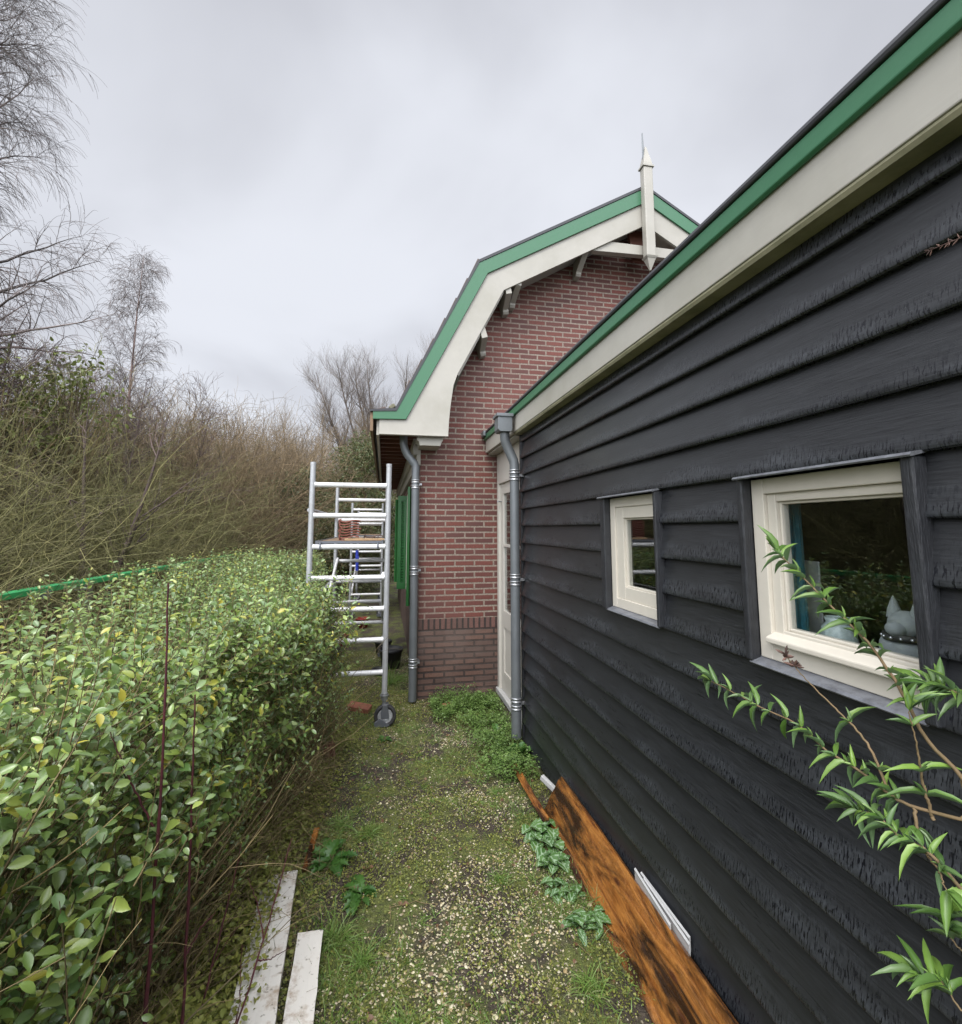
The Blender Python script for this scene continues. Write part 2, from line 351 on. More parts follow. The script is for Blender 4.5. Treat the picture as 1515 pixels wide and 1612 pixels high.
class MB:
    def __init__(s): s.v = []; s.f = []; s.sm = []
    def add(s, vs, fs, sm=False):
        b = len(s.v); s.v += [tuple(map(float, v)) for v in vs]; s.f += [[b + i for i in f] for f in fs]; s.sm += [sm] * len(fs)
    def box(s, x0, x1, y0, y1, z0, z1):
        vs = [(x, y, z) for z in (z0, z1) for y in (y0, y1) for x in (x0, x1)]
        s.add(vs, [(0, 2, 3, 1), (4, 5, 7, 6), (0, 1, 5, 4), (2, 6, 7, 3), (0, 4, 6, 2), (1, 3, 7, 5)]); return s
    def prism(s, poly, a0, a1, axis='y'):
        """poly in the plane across the axis: y -> (x,z), x -> (y,z), z -> (x,y)"""
        n = len(poly)
        mk = {'y': lambda p, a: (p[0], a, p[1]), 'x': lambda p, a: (a, p[0], p[1]), 'z': lambda p, a: (p[0], p[1], a)}[axis]
        vs = [mk(p, a0) for p in poly] + [mk(p, a1) for p in poly]
        fs = [tuple(range(n))[::-1], tuple(range(n, 2 * n))] + [(i, (i + 1) % n, n + (i + 1) % n, n + i) for i in range(n)]
        s.add(vs, fs); return s
    def obox(s, c, ax, ay, az, hx, hy, hz):
        c, ax, ay, az = map(Vector, (c, ax, ay, az))
        vs = [c + ax * (i * hx) + ay * (j * hy) + az * (k * hz) for k in (-1, 1) for j in (-1, 1) for i in (-1, 1)]
        s.add(vs, [(0, 2, 3, 1), (4, 5, 7, 6), (0, 1, 5, 4), (2, 6, 7, 3), (0, 4, 6, 2), (1, 3, 7, 5)]); return s
    def tube(s, pts, r, n=12, cap=True):
        pts = [Vector(p) for p in pts]; rs = r if isinstance(r, (list, tuple)) else [r] * len(pts)
        T = [(pts[min(i + 1, len(pts) - 1)] - pts[max(i - 1, 0)]).normalized() for i in range(len(pts))]
        up = Vector((0, 0, 1)) if abs(T[0].z) < .9 else Vector((0, 1, 0))
        a = T[0].cross(up).normalized(); vs = []
        for p, t_, rr in zip(pts, T, rs):
            a = (a - t_ * a.dot(t_)).normalized(); b = t_.cross(a)
            vs += [p + a * (rr * math.cos(2 * math.pi * j / n)) + b * (rr * math.sin(2 * math.pi * j / n)) for j in range(n)]
        fs = [(i * n + j, i * n + (j + 1) % n, (i + 1) * n + (j + 1) % n, (i + 1) * n + j) for i in range(len(pts) - 1) for j in range(n)]
        s.add(vs, fs, True)
        if cap: s.add(vs[:n], [tuple(range(n))[::-1]]); s.add(vs[-n:], [tuple(range(n))])
        return s
    def ball(s, c, rx, ry, rz, n=16, m=10):
        vs = [(c[0], c[1], c[2] - rz)]
        for i in range(1, m):
            a = -math.pi / 2 + math.pi * i / m
            vs += [(c[0] + rx * math.cos(a) * math.cos(2 * math.pi * j / n), c[1] + ry * math.cos(a) * math.sin(2 * math.pi * j / n), c[2] + rz * math.sin(a)) for j in range(n)]
        vs.append((c[0], c[1], c[2] + rz))
        fs = [(0, 1 + (j + 1) % n, 1 + j) for j in range(n)]
        for i in range(m - 2): fs += [(1 + i * n + j, 1 + i * n + (j + 1) % n, 1 + (i + 1) * n + (j + 1) % n, 1 + (i + 1) * n + j) for j in range(n)]
        k = 1 + (m - 2) * n; fs += [(k + j, k + (j + 1) % n, len(vs) - 1) for j in range(n)]
        s.add(vs, fs, True); return s
    def lathe(s, c, prof, n=24):
        """prof: list of (r, z) turned round the vertical through c"""
        vs = [(c[0] + r * math.cos(2 * math.pi * j / n), c[1] + r * math.sin(2 * math.pi * j / n), c[2] + z) for r, z in prof for j in range(n)]
        fs = [(i * n + j, i * n + (j + 1) % n, (i + 1) * n + (j + 1) % n, (i + 1) * n + j) for i in range(len(prof) - 1) for j in range(n)]
        s.add(vs, fs, True); return s
    def build(s, name, mat, parent=None, bevel=0, seg=2):
        me = bpy.data.meshes.new(name); me.from_pydata(s.v, [], s.f)
        me.polygons.foreach_set('use_smooth', s.sm); me.update(); me.materials.append(mat)
        o = bpy.data.objects.new(name, me); COL.objects.link(o)
        if parent: o.parent = parent
        if bevel:
            b = o.modifiers.new('bevel', 'BEVEL'); b.width = bevel; b.segments = seg; b.limit_method = 'ANGLE'; b.angle_limit = R_(40)
        return o
def copy_tree(o, parent=None):
    c = o.copy(); COL.objects.link(c); c.parent = parent
    for ch in list(o.children): copy_tree(ch, c)
    return c

# ------------------------------------------------------------ vectorised growth
def nrm(a): return a / np.maximum(np.linalg.norm(a, axis=-1, keepdims=True), 1e-9)
def grow(P0, D, L, k, wob, trop=(0, 0, 0), power=1.0):
    n = len(P0); P = np.zeros((n, k, 3)); P[:, 0] = P0; d = nrm(D); L = np.broadcast_to(L, (n,)); tr = np.array(trop)
    for i in range(1, k):
        d = nrm(d + rng.normal(0, wob, d.shape) + tr * (i / k) ** power)
        P[:, i] = P[:, i - 1] + d * (L / (k - 1))[:, None]
    return P
def rad(n, k, r0, r1=0.0):
    r0 = np.broadcast_to(r0, (n,)); w = np.linspace(0, 1, k)
    return r0[:, None] * (1 - w) + np.broadcast_to(r1, (n,))[:, None] * w
def spawn(P, Rr, m, t0, t1, spread, up=0.0):
    n, k, _ = P.shape
    t = rng.uniform(t0, t1, (n, m)); f = t * (k - 1); i = np.minimum(f.astype(int), k - 2); w = (f - i)[..., None]
    ii = np.arange(n)[:, None]
    A = P[ii, i]; B = P[ii, i + 1]; pos = A * (1 - w) + B * w; tan = nrm(B - A)
    rd = nrm(rng.normal(size=tan.shape)); rd = nrm(rd - tan * (rd * tan).sum(-1, keepdims=True))
    D = nrm(tan * math.cos(spread) + rd * math.sin(spread) + np.array([0, 0, up]))
    rr = Rr[ii, i] * (1 - w[..., 0]) + Rr[ii, i + 1] * w[..., 0]
    return pos.reshape(-1, 3), D.reshape(-1, 3), rr.ravel(), t.ravel()
def sweep(P, Rr, sides=3):
    n, k, _ = P.shape
    T = np.gradient(P, axis=1); T = nrm(T)
    ref = nrm(rng.normal(size=(n, 1, 3))); A = nrm(np.cross(T, ref)); B = np.cross(T, A)
    an = np.arange(sides) * 2 * np.pi / sides
    V = P[:, :, None] + Rr[:, :, None, None] * (A[:, :, None] * np.cos(an)[None, None, :, None] + B[:, :, None] * np.sin(an)[None, None, :, None])
    idx = np.arange(n * k * sides).reshape(n, k, sides)
    a = idx[:, :-1]; b = idx[:, 1:]
    F = np.stack([a, np.roll(a, -1, 2), np.roll(b, -1, 2), b], -1).reshape(-1, 4)
    return V.reshape(-1, 3), F
def join(parts):
    Vs, Fs, o = [], [], 0
    for V, F in parts: Vs.append(V); Fs.append(F + o); o += len(V)
    return np.concatenate(Vs), np.concatenate(Fs)
# leaf template: x along, y across, z up
LT = np.array([(0, 0, 0), (.3, .0, .03), (.68, 0, .02), (1, 0, -.10), (.25, .5, .10), (.68, .42, .08), (.25, -.5, .10), (.68, -.42, .08)], float)
LT2 = np.array([(0, 0, 0)] + [q for x, y in ((.13, .27), (.32, .46), (.55, .5), (.76, .37), (.91, .16)) for q in ((x, 0, .02), (x, y, .02 + y * .22), (x, -y, .02 + y * .22))] + [(1, 0, -.03)], float)
LF2 = np.array([(0, 1, 2), (0, 3, 1)] + [f for i in range(4) for a in (1 + 3 * i,) for f in ((a + 1, a, a + 3), (a + 1, a + 3, a + 4), (a, a + 2, a + 5), (a, a + 5, a + 3))] + [(14, 13, 16), (13, 15, 16)])
LF = np.array([(0, 1, 4), (0, 6, 1), (4, 1, 5), (1, 2, 5), (1, 6, 2), (6, 7, 2), (5, 2, 3), (2, 7, 3)])
def leaves(P, T, Nn, size, width=.5, curl=0.0, tmpl=None, tf=None):
    tm = LT if tmpl is None else tmpl; tf = LF if tf is None else tf
    T = nrm(T); B = nrm(np.cross(Nn, T)); Nn = np.cross(T, B); n = len(P)
    size = np.broadcast_to(size, (n,)); width = np.broadcast_to(width, (n,))
    cu = np.broadcast_to(curl, (n,))
    x = tm[None, :, 0]; y = tm[None, :, 1] * width[:, None]; z = tm[None, :, 2] - cu[:, None] * x ** 2
    V = P[:, None] + size[:, None, None] * (x[..., None] * T[:, None] + y[..., None] * B[:, None] + z[..., None] * Nn[:, None])
    F = (tf[None] + (np.arange(n) * len(tm))[:, None, None]).reshape(-1, 3)
    return V.reshape(-1, 3), F
def blades(P, D, L, w, k=4, bend=.6):
    """grass blades: bent tapered ribbons"""
    n = len(P); side = nrm(np.cross(D, rng.normal(size=D.shape)))
    C = grow(P, D, L, k, .05, (0, 0, -bend))
    ww = np.broadcast_to(w, (n,))[:, None] * np.array([1, .95, .7, .06])[:k]
    a = C - side[:, None] * ww[..., None] / 2; b = C + side[:, None] * ww[..., None] / 2
    V = np.stack([a, b], 2).reshape(-1, 3); idx = np.arange(n * k * 2).reshape(n, k, 2)
    F = np.stack([idx[:, :-1, 0], idx[:, :-1, 1], idx[:, 1:, 1], idx[:, 1:, 0]], -1).reshape(-1, 4)
    return V, F
def vnoise(x, y, s=1.0, seed=0):
    """cheap smooth value noise, 0..1"""
    x = np.asarray(x) * s + seed * 17.3; y = np.asarray(y) * s + seed * 9.1
    xi = np.floor(x).astype(int); yi = np.floor(y).astype(int); fx = x - xi; fy = y - yi
    fx = fx * fx * (3 - 2 * fx); fy = fy * fy * (3 - 2 * fy)
    def h(a, b):
        q = np.sin(a * 127.1 + b * 311.7 + seed * 7.7) * 43758.5453; return q - np.floor(q)
    return (h(xi, yi) * (1 - fx) + h(xi + 1, yi) * fx) * (1 - fy) + (h(xi, yi + 1) * (1 - fx) + h(xi + 1, yi + 1) * fx) * fy

# ============================================================ GROUND
def gz(x, y):
    """height of the ground: small humps; the path is trodden a little lower"""
    z = (vnoise(x, y, 1.3, 1) - .5) * .05 + (vnoise(x, y, 5, 2) - .5) * .018
    return z * np.clip(1.4 - np.hypot(np.asarray(x), np.asarray(y) - 3) / 14, .0, 1) - .005
def grid_ground():
    a = np.concatenate([-np.geomspace(300, 4.2, 26), np.arange(-4, 4.01, .06), np.geomspace(4.2, 300, 26)])
    b = np.concatenate([-np.geomspace(300, 1.3, 16), np.arange(-1, 13, .07), np.geomspace(13.2, 600, 26)])
    X, Y = np.meshgrid(a, b); Z = gz(X, Y)
    V = np.stack([X, Y, Z], -1).reshape(-1, 3); n, m = X.shape; i = np.arange(n * m).reshape(n, m)
    F = np.stack([i[:-1, :-1], i[:-1, 1:], i[1:, 1:], i[1:, :-1]], -1).reshape(-1, 4)
    tag(meshobj('ground', V, F, M['ground'], smooth=True), kind='structure')
grid_ground()

# ============================================================ BLACK SHED
XW = 1.2; Y1 = 4.14; Y0 = -2.6; PB = .151
shed = thing('timber_shed', 'black weatherboarded shed with two cream windows and a green-trimmed eave', 'shed', (XW, 0, 0))
def SL(mb, name, mat, parent=None, **k):     # build in world coordinates, then hang under the shed
    o = mb.build(name, mat, parent or shed, **k)
    if (parent or shed) is shed: o.location = (-XW, 0, 0)
    return o
def siding():
    Vs, Fs, o = [], [], 0
    rows = range(0, 18)
    for r in rows:
        z0 = -.141 + PB * r + .151 - .0001
        segs = [(Y0, Y1)]
        if 1.369 - .02 < z0 < 1.972 - .05: segs = [(Y0, .875), (1.434, 1.944), (2.498, Y1)]
        for (a, b) in segs:
            n = max(2, int((b - a) / .03)); y = np.linspace(a, b, n)
            jz = (vnoise(y, y * 0, 1.7, r + 3) - .5) * .004 + (vnoise(y, y * 0, 13, r + 40) - .5) * .001
            jx = (vnoise(y, y * 0, 1.1, r + 9) - .5) * .007
            # profile: tucked top -> face -> rounded butt -> underside
            prof = [(.0045, PB + .01, 0), (-.004, PB * .75, 0), (-.012, PB * .45, .2), (-.020, PB * .17, .6), (-.0235, .012, 1), (-.0215, .004, 1), (-.0165, .0, 1), (.005, .003, 1)]
            k = len(prof)
            V = np.zeros((n, k, 3))
            for j, (dx, dz, wj) in enumerate(prof):
                V[:, j, 0] = XW + .012 + dx + jx; V[:, j, 1] = y; V[:, j, 2] = z0 + dz + jz * wj
            V[:, 0, 0] = XW + .0165; 
            i = np.arange(n * k).reshape(n, k) + o
            F = np.stack([i[:-1, :-1], i[:-1, 1:], i[1:, 1:], i[1:, :-1]], -1).reshape(-1, 4)
            Vs.append(V.reshape(-1, 3)); Fs.append(F); o += n * k
            # end grain
            for e in (0, -1):
                q = i[e]; Fs.append(np.array([[q[0], q[1], q[6], q[7]], [q[1], q[2], q[3], q[6]], [q[3], q[4], q[5], q[6]]]))
    V = np.concatenate(Vs); F = np.concatenate(Fs)
    V[:, 0] -= XW
    ob = meshobj('siding', V, F, M['siding'], shed, smooth=True); ob.data.set_sharp_from_angle(angle=R_(35))
siding()
# wall carcass behind the boards, with the two openings, and the far end wall
mb = MB(); xa, xb = XW + .019, XW + .14
openings = [(.86, 1.448), (1.985, 2.49)]
ys = [Y0, .850, 1.425, 1.908, 2.47, Y1]
for i in range(0, 5, 2): mb.box(xa, xb, ys[i], ys[i + 1], 0, 2.66)
for i in (1, 3): mb.box(xa, xb, ys[i], ys[i + 1], 0, 1.372); mb.box(xa, xb, ys[i], ys[i + 1], 1.972, 2.66)
SL(mb, 'wall_frame', M['blacktrim'])
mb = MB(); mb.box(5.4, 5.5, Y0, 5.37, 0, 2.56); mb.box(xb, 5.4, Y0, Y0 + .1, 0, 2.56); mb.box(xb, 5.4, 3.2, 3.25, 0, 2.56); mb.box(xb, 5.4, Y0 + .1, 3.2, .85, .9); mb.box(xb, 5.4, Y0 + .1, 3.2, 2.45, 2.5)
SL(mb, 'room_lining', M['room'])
mb = MB(); mb.box(XW - .012, XW + .02, Y1, Y1 + .03, 0.02, 2.64); SL(mb, 'corner_board', M['blacktrim'], bevel=.003)
# eave
E1 = 5.355
mb = MB(); mb.prism([(1.125, 2.66), (1.125, 2.81), (1.14, 2.815), (1.158, 2.815), (1.158, 2.66)], Y0, E1, 'y')
SL(mb, 'fascia', M['cream'], bevel=.004)
mb = MB(); mb.prism([(1.106, 2.810), (1.106, 2.869), (1.124, 2.869), (1.124, 2.803), (1.115, 2.803)], Y0, E1 + .01, 'y')
SL(mb, 'fascia_trim', M['green'], bevel=.004)
mb = MB(); mb.prism([(1.10, 2.871), (1.096, 2.882), (1.10, 2.897), (1.12, 2.905), (5.6, 3.86), (5.6, 3.80), (1.13, 2.871)], Y0, E1 + .015, 'y')
SL(mb, 'roof', M['blackedge'], bevel=.004)
mb = MB(); mb.prism([(1.130, 2.652), (1.137, 2.641), (1.23, 2.641), (1.23, 2.659), (1.130, 2.659)], Y0, 4.135, 'y')
SL(mb, 'soffit', M['mossy'])
mb = MB(); mb.box(1.158, 1.34, 4.17, E1, 2.64, 2.665); SL(mb, 'soffit', M['cream'])
mb = MB(); mb.box(1.075, 1.104, E1 - .12, E1 + .01, 2.84, 2.90); SL(mb, 'gutter_end', M['zinc'], bevel=.006)
# wall above the door, door frame and door
mb = MB(); mb.box(1.262, 1.36, 4.17, 5.375, 2.30, 2.639); mb.box(1.262, 1.36, 5.30, 5.375, .02, 2.30); mb.box(1.262, 1.36, 4.17, 4.23, .02, 2.30)
dfr = SL(mb, 'door_frame', M['doorpaint'], bevel=.004)
mb = MB(); mb.box(1.24, 1.40, 4.17, 5.375, .02, .075); SL(mb, 'threshold', M['whitestrip'], bevel=.006)
mb = MB(); dx0, dx1 = 1.288, 1.33
mb.box(dx0, dx1, 5.19, 5.30, .08, 2.30); mb.box(dx0, dx1, 4.23, 4.34, .08, 2.30)
for z0, z1 in ((.08, .28), (.74, .92), (1.60, 1.63), (2.18, 2.30)): mb.box(dx0 + .001, dx1 - .001, 4.34, 5.19, z0, z1)
mb.box(dx0 + .014, dx1 - .014, 4.34, 5.19, .28, .74)
door = SL(mb, 'door', M['doorpaint'], bevel=.004)
for z0, z1 in ((.92, 1.60), (1.63, 2.18)):
    mb = MB(); mb.box(1.306, 1.310, 4.34, 5.19, z0, z1); mb.build('pane', M['glass'], door)
mb = MB(); mb.tube([(1.289, 5.25, 2.1), (1.245, 5.25, 2.1), (1.235, 5.22, 2.1)], .008, 8); mb.build('latch', M['zinclight'], door)

def window(y0, y1, sash, name_extra=''):
    """frame opening from y0 (near) to y1 (far)"""
    z0, z1 = 1.388, 1.962; X = XW + .012
    mb = MB(); w = .05
    mb.box(X + .014, X + .07, y0, y0 + w, z0, z1); mb.box(X, X + .07, y1 - w, y1, z0, z1)
    mb.box(X + .001, X + .069, y0 + w, y1 - w, z1 - w, z1); mb.box(X + .001, X + .069, y0 + w, y1 - w, z0, z0 + w)
    fr = SL(mb, 'window', M['creamwin'], bevel=.003)
    mb = MB(); s, st, sb = sash
    Xs = X + (.008 if s else .014); a, b, c, d = y0 + w, y1 - w, z0 + w, z1 - w
    mb.box(Xs, Xs + .045, a, a + st, c, d); mb.box(Xs, Xs + .045, b - st, b, c, d)
    mb.box(Xs + .001, Xs + .044, a + st, b - st, d - st * .75, d); mb.box(Xs + .001, Xs + .044, a + st, b - st, c, c + sb)
    # glazing bead step
    a2, b2, c2, d2 = a + st, b - st, c + sb, d - st * .75; q = .009
    mb.box(Xs + .012, Xs + .04, a2, a2 + q, c2, d2); mb.box(Xs + .012, Xs + .04, b2 - q, b2, c2, d2)
    mb.box(Xs + .013, Xs + .039, a2 + q, b2 - q, d2 - q, d2); mb.box(Xs + .013, Xs + .039, a2 + q, b2 - q, c2, c2 + q)
    mb.build('sash', M['creamwin'], fr, bevel=.0025)
    mb = MB(); mb.box(Xs + .022, Xs + .026, a2 + q, b2 - q, c2 + q, d2 - q); mb.build('pane', M['glass'], fr)
    if not s:
        mb = MB(); mb.prism([(X - .022, z0 + .055), (X - .022, z0 + .072), (X + .03, z0 + .092), (X + .03, z0 + .055)], a + .002, b + .004, 'y')
        mb.build('sill', M['creamwin'], fr, bevel=.004)
    return fr
window(.852, 1.412, (False, .035, .045))
window(1.912, 2.455, (True, .078, .062))
# black cover boards round the openings (near side boards are what hides the frames' near edge)
for (y0, y1, xa_) in ((.868, .899, 1.170), (1.412, 1.438, 1.174), (1.940, 1.960, 1.170), (2.455, 2.502, 1.174)):
    mb = MB(); n = 9
    for i in range(n):
        pass
    mb.prism([(xa_, y0), (xa_ + random.uniform(-.002, .002), y1), (1.213, y1), (1.213, y0)], 1.372 + random.uniform(-.004, .004), 1.966, 'z')
    SL(mb, 'cover_board', M['blacktrim'], bevel=.005)
for (y0, y1) in ((.862, 1.432), (1.936, 2.50)):
    mb = MB(); mb.prism([(1.158, 1.962), (1.155, 1.966), (1.160, 1.972), (1.205, 1.980), (1.205, 1.973)], y0, y1, 'y'); SL(mb, 'head_flashing', M['lead'])
for (y0, y1) in ((.90, 1.425), (1.962, 2.47)):
    mb = MB(); mb.prism([(1.181, 1.366), (1.178, 1.370), (1.183, 1.377), (1.222, 1.389), (1.222, 1.382)], y0, y1, 'y'); SL(mb, 'sill_flashing', M['lead'])

# ---- downpipe with hopper on the shed
def collar(mb, x, y, z, r):
    mb.lathe((x, y, z), [(r, -.020), (r + .006, -.017), (r + .006, -.009), (r + .001, -.006), (r + .001, .006), (r + .006, .009), (r + .006, .017), (r, .020)], 20)
dp = thing('downpipe', 'grey zinc downpipe with a square hopper at the corner of the black shed', 'downpipe', (1.14, 4.11, 0))
def DL(mb, name, mat, base, **k):
    o = mb.build(name, mat, base, **k); o.location = tuple(-c for c in base.location); return o
px_, py_ = 1.125, 4.11; r = .042
mb = MB(); mb.tube([(px_, py_, .06), (px_, py_, 2.30)], r, 20); mb.tube([(px_, py_, 2.28), (px_, py_, 2.36), (px_ - .008, py_, 2.40), (1.052, 4.13, 2.56), (1.042, 4.12, 2.59), (1.04, 4.12, 2.66)], r + .001, 20)
DL(mb, 'pipe', M['zinc'], dp)
mb = MB(); hx, hy = 1.035, 4.12
mb.prism([(hx - .055, 2.65), (hx + .045, 2.65), (hx + .058, 2.67), (hx + .058, 2.79), (hx - .072, 2.79), (hx - .072, 2.67)], hy - .075, hy + .075, 'y')
DL(mb, 'hopper', M['zinc'], dp, bevel=.004)
mb = MB(); mb.box(hx - .085, hx + .066, hy - .088, hy + .088, 2.784, 2.812); DL(mb, 'hopper_rim', M['zinc'], dp, bevel=.003)
for z in (2.27, 1.36, .335):
    mb = MB(); collar(mb, px_, py_, z + .03, r); collar(mb, px_, py_, z - .03, r); mb.box(px_ + r, XW + .01, py_ - .008, py_ + .008, z - .012, z + .012)
    DL(mb, 'collar', M['zinclight'], dp)

# ============================================================ BRICK HOUSE
YB = 5.38; XC = .385; XR = 5.72; YF = 5.0; YE = 13.0; XM = 3.05
house = thing('brick_house', 'red brick house with a mansard roof, green trim and a dark brick base', 'house', (XC, YB, 0))
def HL(mb, name, mat, parent=None, **k):
    o = mb.build(name, mat, parent or house, **k)
    if parent is None: o.location = (-XC, -YB, 0)
    return o
def mir(p): return [(2 * XM - x, z) for x, z in p]
left = [(XC, .82), (XC, 2.80), (.72, 3.3), (1.22, 4.46), (1.36, 4.60), (XM, 5.56)]
wall = left + mir(left)[:-1][::-1]
mb = MB(); mb.prism(wall, YB, YB + .24, 'y'); 
mb.box(XC, XC + .24, YB + .24, YE, .82, 2.62)
HL(mb, 'wall', M['brick'])
mb = MB(); mb.box(XC, 5.715, YB, YB + .24, -.1, .70); mb.box(XC, XC + .24, YB + .24, YE, -.1, .70); HL(mb, 'plinth', M['plinthbrick'])
mb = MB(); mb.box(XC - .001, 5.716, YB - .001, YB + .24, .70, .82); mb.box(XC - .001, XC + .24, YB + .24, YE, .70, .82); HL(mb, 'soldier_course', M['soldier'])
# rake boards: outline in (x, z)
go = [(-.138, 3.013), (.094, 3.013), (.975, 4.745), (XM, 5.945)]
gi = [(XM, 5.765), (1.074, 4.634), (.20, 2.932), (-.138, 2.922)]
def both(mb, poly, a, b):
    mb.prism(poly, a, b, 'y'); mb.prism(mir(poly), a, b, 'y'); return mb
HL(both(MB(), go + gi, YF - .022, YF), 'rake_trim', M['green'], bevel=.003)
wo = [(-.073, 2.93), (.19, 2.938), (1.06, 4.645), (XM, 5.79)]
wi = [(XM, 5.478), (1.263, 4.465), (.74, 3.45), (.700, 3.33), (.683, 3.21), (.669, 3.10), (.655, 2.95), (.646, 2.781), (-.073, 2.781)]
HL(both(MB(), wo + wi, YF + .002, YF + .036), 'rake_board', M['cream'], bevel=.003)
mb = MB()
bd = [(-.073, 2.781), (.646, 2.781), (.646, 2.767), (-.073, 2.767)]
mb.prism(bd, YF - .012, YF + .05, 'y'); HL(mb, 'rake_bead', M['cream'], bevel=.003); HL(MB().prism(mir(bd), YF - .012, YF + .05, 'y'), 'rake_bead', M['cream'], bevel=.003)
# roof skin, its edge shows as a dark line above the trim
ro = [(-.17, 3.02), (.085, 3.045), (.965, 4.775), (XM, 5.985)]
ri = [(XM, 5.95), (.98, 4.75), (.10, 3.015), (-.17, 3.0)]
HL(both(MB(), ro + ri, YF - .03, YE + .3), 'roof', M['blackedge'])
# tiles of the lower slope
mb = MB(); dvec = Vector((.965 - .085, 0, 4.775 - 3.045)).normalized(); nv = Vector((-dvec.z, 0, dvec.x))
for r_ in range(7):
    for c_ in range(34):
        s0 = r_ * .27 + .03; y = YF + .1 + c_ * .235
        p = Vector((.085, 0, 3.045)) + dvec * (s0 + .15) - nv * .006; p.y = y
        mb.obox(p, dvec + nv * .05, (0, 1, 0), nv, .16, .112, .012)
HL(mb, 'roof_tiles', M['darktile'])
mb = MB()
for x_, s_, a_ in ((-.06, .05, .3), (.0, .035, -.2), (.05, .03, .1)): mb.obox((x_, YF + .1, 3.035 + s_ * .3), (math.cos(a_), 0, math.sin(a_)), (0, 1, 0), (-math.sin(a_), 0, math.cos(a_)), s_, .06, .008)
HL(mb, 'loose_tile_edge', M['darktile'], bevel=.003)
mb = MB(); mb.obox((.055, YF + .10, 3.07), (.8, 0, .6), (0, 1, 0), (-.6, 0, .8), .035, .09, .022); HL(mb, 'eave_tile', M['post'], bevel=.012, seg=3)
# under the rake
sf = [(.74, 3.47), (1.30, 4.58), (XM, 5.60), (XM, 5.57), (1.32, 4.55), (.76, 3.45)]
HL(both(MB(), sf, YF + .04, YB, ), 'soffit', M['cream'])
# collar beam of the gable and brackets
mb = MB(); pl = [(2.36, 5.085), (XM, 5.105), (XM, 5.225), (2.60, 5.225), (2.46, 5.17)]
both(mb, pl, YF + .03, YF + .11); HL(mb, 'collar_beam', M['cream'], bevel=.004)
mb = MB(); mb.prism([(2.96, 5.1), (3.14, 5.1), (3.2, 5.5), (2.9, 5.5)], YF + .16, YF + .2, 'y'); HL(mb, 'strut', M['deck'])
for (x, z, h, tl) in ((2.29, 5.10, .22, -.12), (1.44, 4.55, .15, -.1), (1.33, 4.44, .13, .35), (1.05, 3.90, .12, .5)):
    for sgn in (1, -1):
        xx = x if sgn == 1 else 2 * XM - x
        mb = MB(); b0 = Vector((xx, 0, z)); ax = Vector((math.cos(tl * sgn * .6), 0, math.sin(tl * sgn * .6))); az = Vector((-ax.z, 0, ax.x))
        prof = [(YB, -h), (YB - .10, -h), (YB - .12, -h + .025), (YB - .12, -h + .05), (YB - .36, .0), (YB - .36, .12), (YB, .12)]
        hw = .034; vs = [b0 + ax * s_ * hw + az * q for s_ in (-1, 1) for (_, q) in prof]
        for i_, v in enumerate(vs): v.y = prof[i_ % len(prof)][0]
        n_ = len(prof)
        mb.add(vs, [tuple(range(n_))[::-1], tuple(range(n_, 2 * n_))] + [(i_, (i_ + 1) % n_, n_ + (i_ + 1) % n_, n_ + i_) for i_ in range(n_)])
        HL(mb, 'bracket', M['cream'], bevel=.004)
# finial
fin = thing('finial', None, None, (0, 0, 0)); fin.parent = house; fin.location = (XM - XC - .003, YF - .06 - YB, 0)
mb = MB(); hw = .060
mb.box(-hw, hw, -hw * .8, hw * .8, 5.02, 6.17)
o = mb.build('post', M['cream'], fin, bevel=.012)
def pyr(mb, zb, zt, w0, w1):
    vs = [(-w0, -w0 * .8, zb), (w0, -w0 * .8, zb), (w0, w0 * .8, zb), (-w0, w0 * .8, zb), (-w1, -w1 * .8, zt), (w1, -w1 * .8, zt), (w1, w1 * .8, zt), (-w1, w1 * .8, zt)]
    mb.add(vs, [(3, 2, 1, 0), (4, 5, 6, 7), (0, 1, 5, 4), (1, 2, 6, 5), (2, 3, 7, 6), (3, 0, 4, 7)])
mb = MB(); pyr(mb, 6.17, 6.19, .075, .075); pyr(mb, 6.19, 6.23, .06, .055); pyr(mb, 6.23, 6.46, .055, .008); mb.build('spire', M['cream'], fin)
mb = MB(); pyr(mb, 5.0, 5.02, .06, .074); pyr(mb, 4.86, 5.0, .008, .055); mb.build('drop', M['cream'], fin)
mb = MB(); mb.tube([(-.03, 0, 6.2), (-.035, 0, 6.64)], [.017, .007], 6); mb.build('needle', M['zinc'], fin)
# side eave, seen from below
mb = MB(); mb.box(-.165, -.135, YF - .0, YE, 2.80, 3.0); HL(mb, 'eave_fascia', M['rawwood'], bevel=.003)
mb = MB(); mb.box(-.10, -.07, YF + .04, YE, 2.765, 2.93); HL(mb, 'eave_board', M['cream'], bevel=.003)
mb = MB(); mb.box(-.07, .36, YF + .04, YE, 2.90, 2.93); HL(mb, 'decking', M['deck'])
for i in range(26):
    y = YF + .10 + i * .30
    mb = MB(); mb.box(-.068, .359, y, y + .05, 2.80, 2.90); HL(mb, 'rafter', M['deck'], bevel=.003)
mb = MB(); mb.box(.30, XC - .001, YB - .02, YE, 2.62, 2.80); mb.box(.34, XC - .001, YB - .02, YE, 2.50, 2.62); HL(mb, 'frieze', M['cream'], bevel=.004)
mb = MB(); mb.prism([(.32, 2.767), (.60, 2.767), (.60, 2.735), (.585, 2.72), (.57, 2.675), (.35, 2.675), (.34, 2.72), (.32, 2.735)], YF + .06, YB - .001, 'y'); HL(mb, 'corbel', M['cream'], bevel=.004)
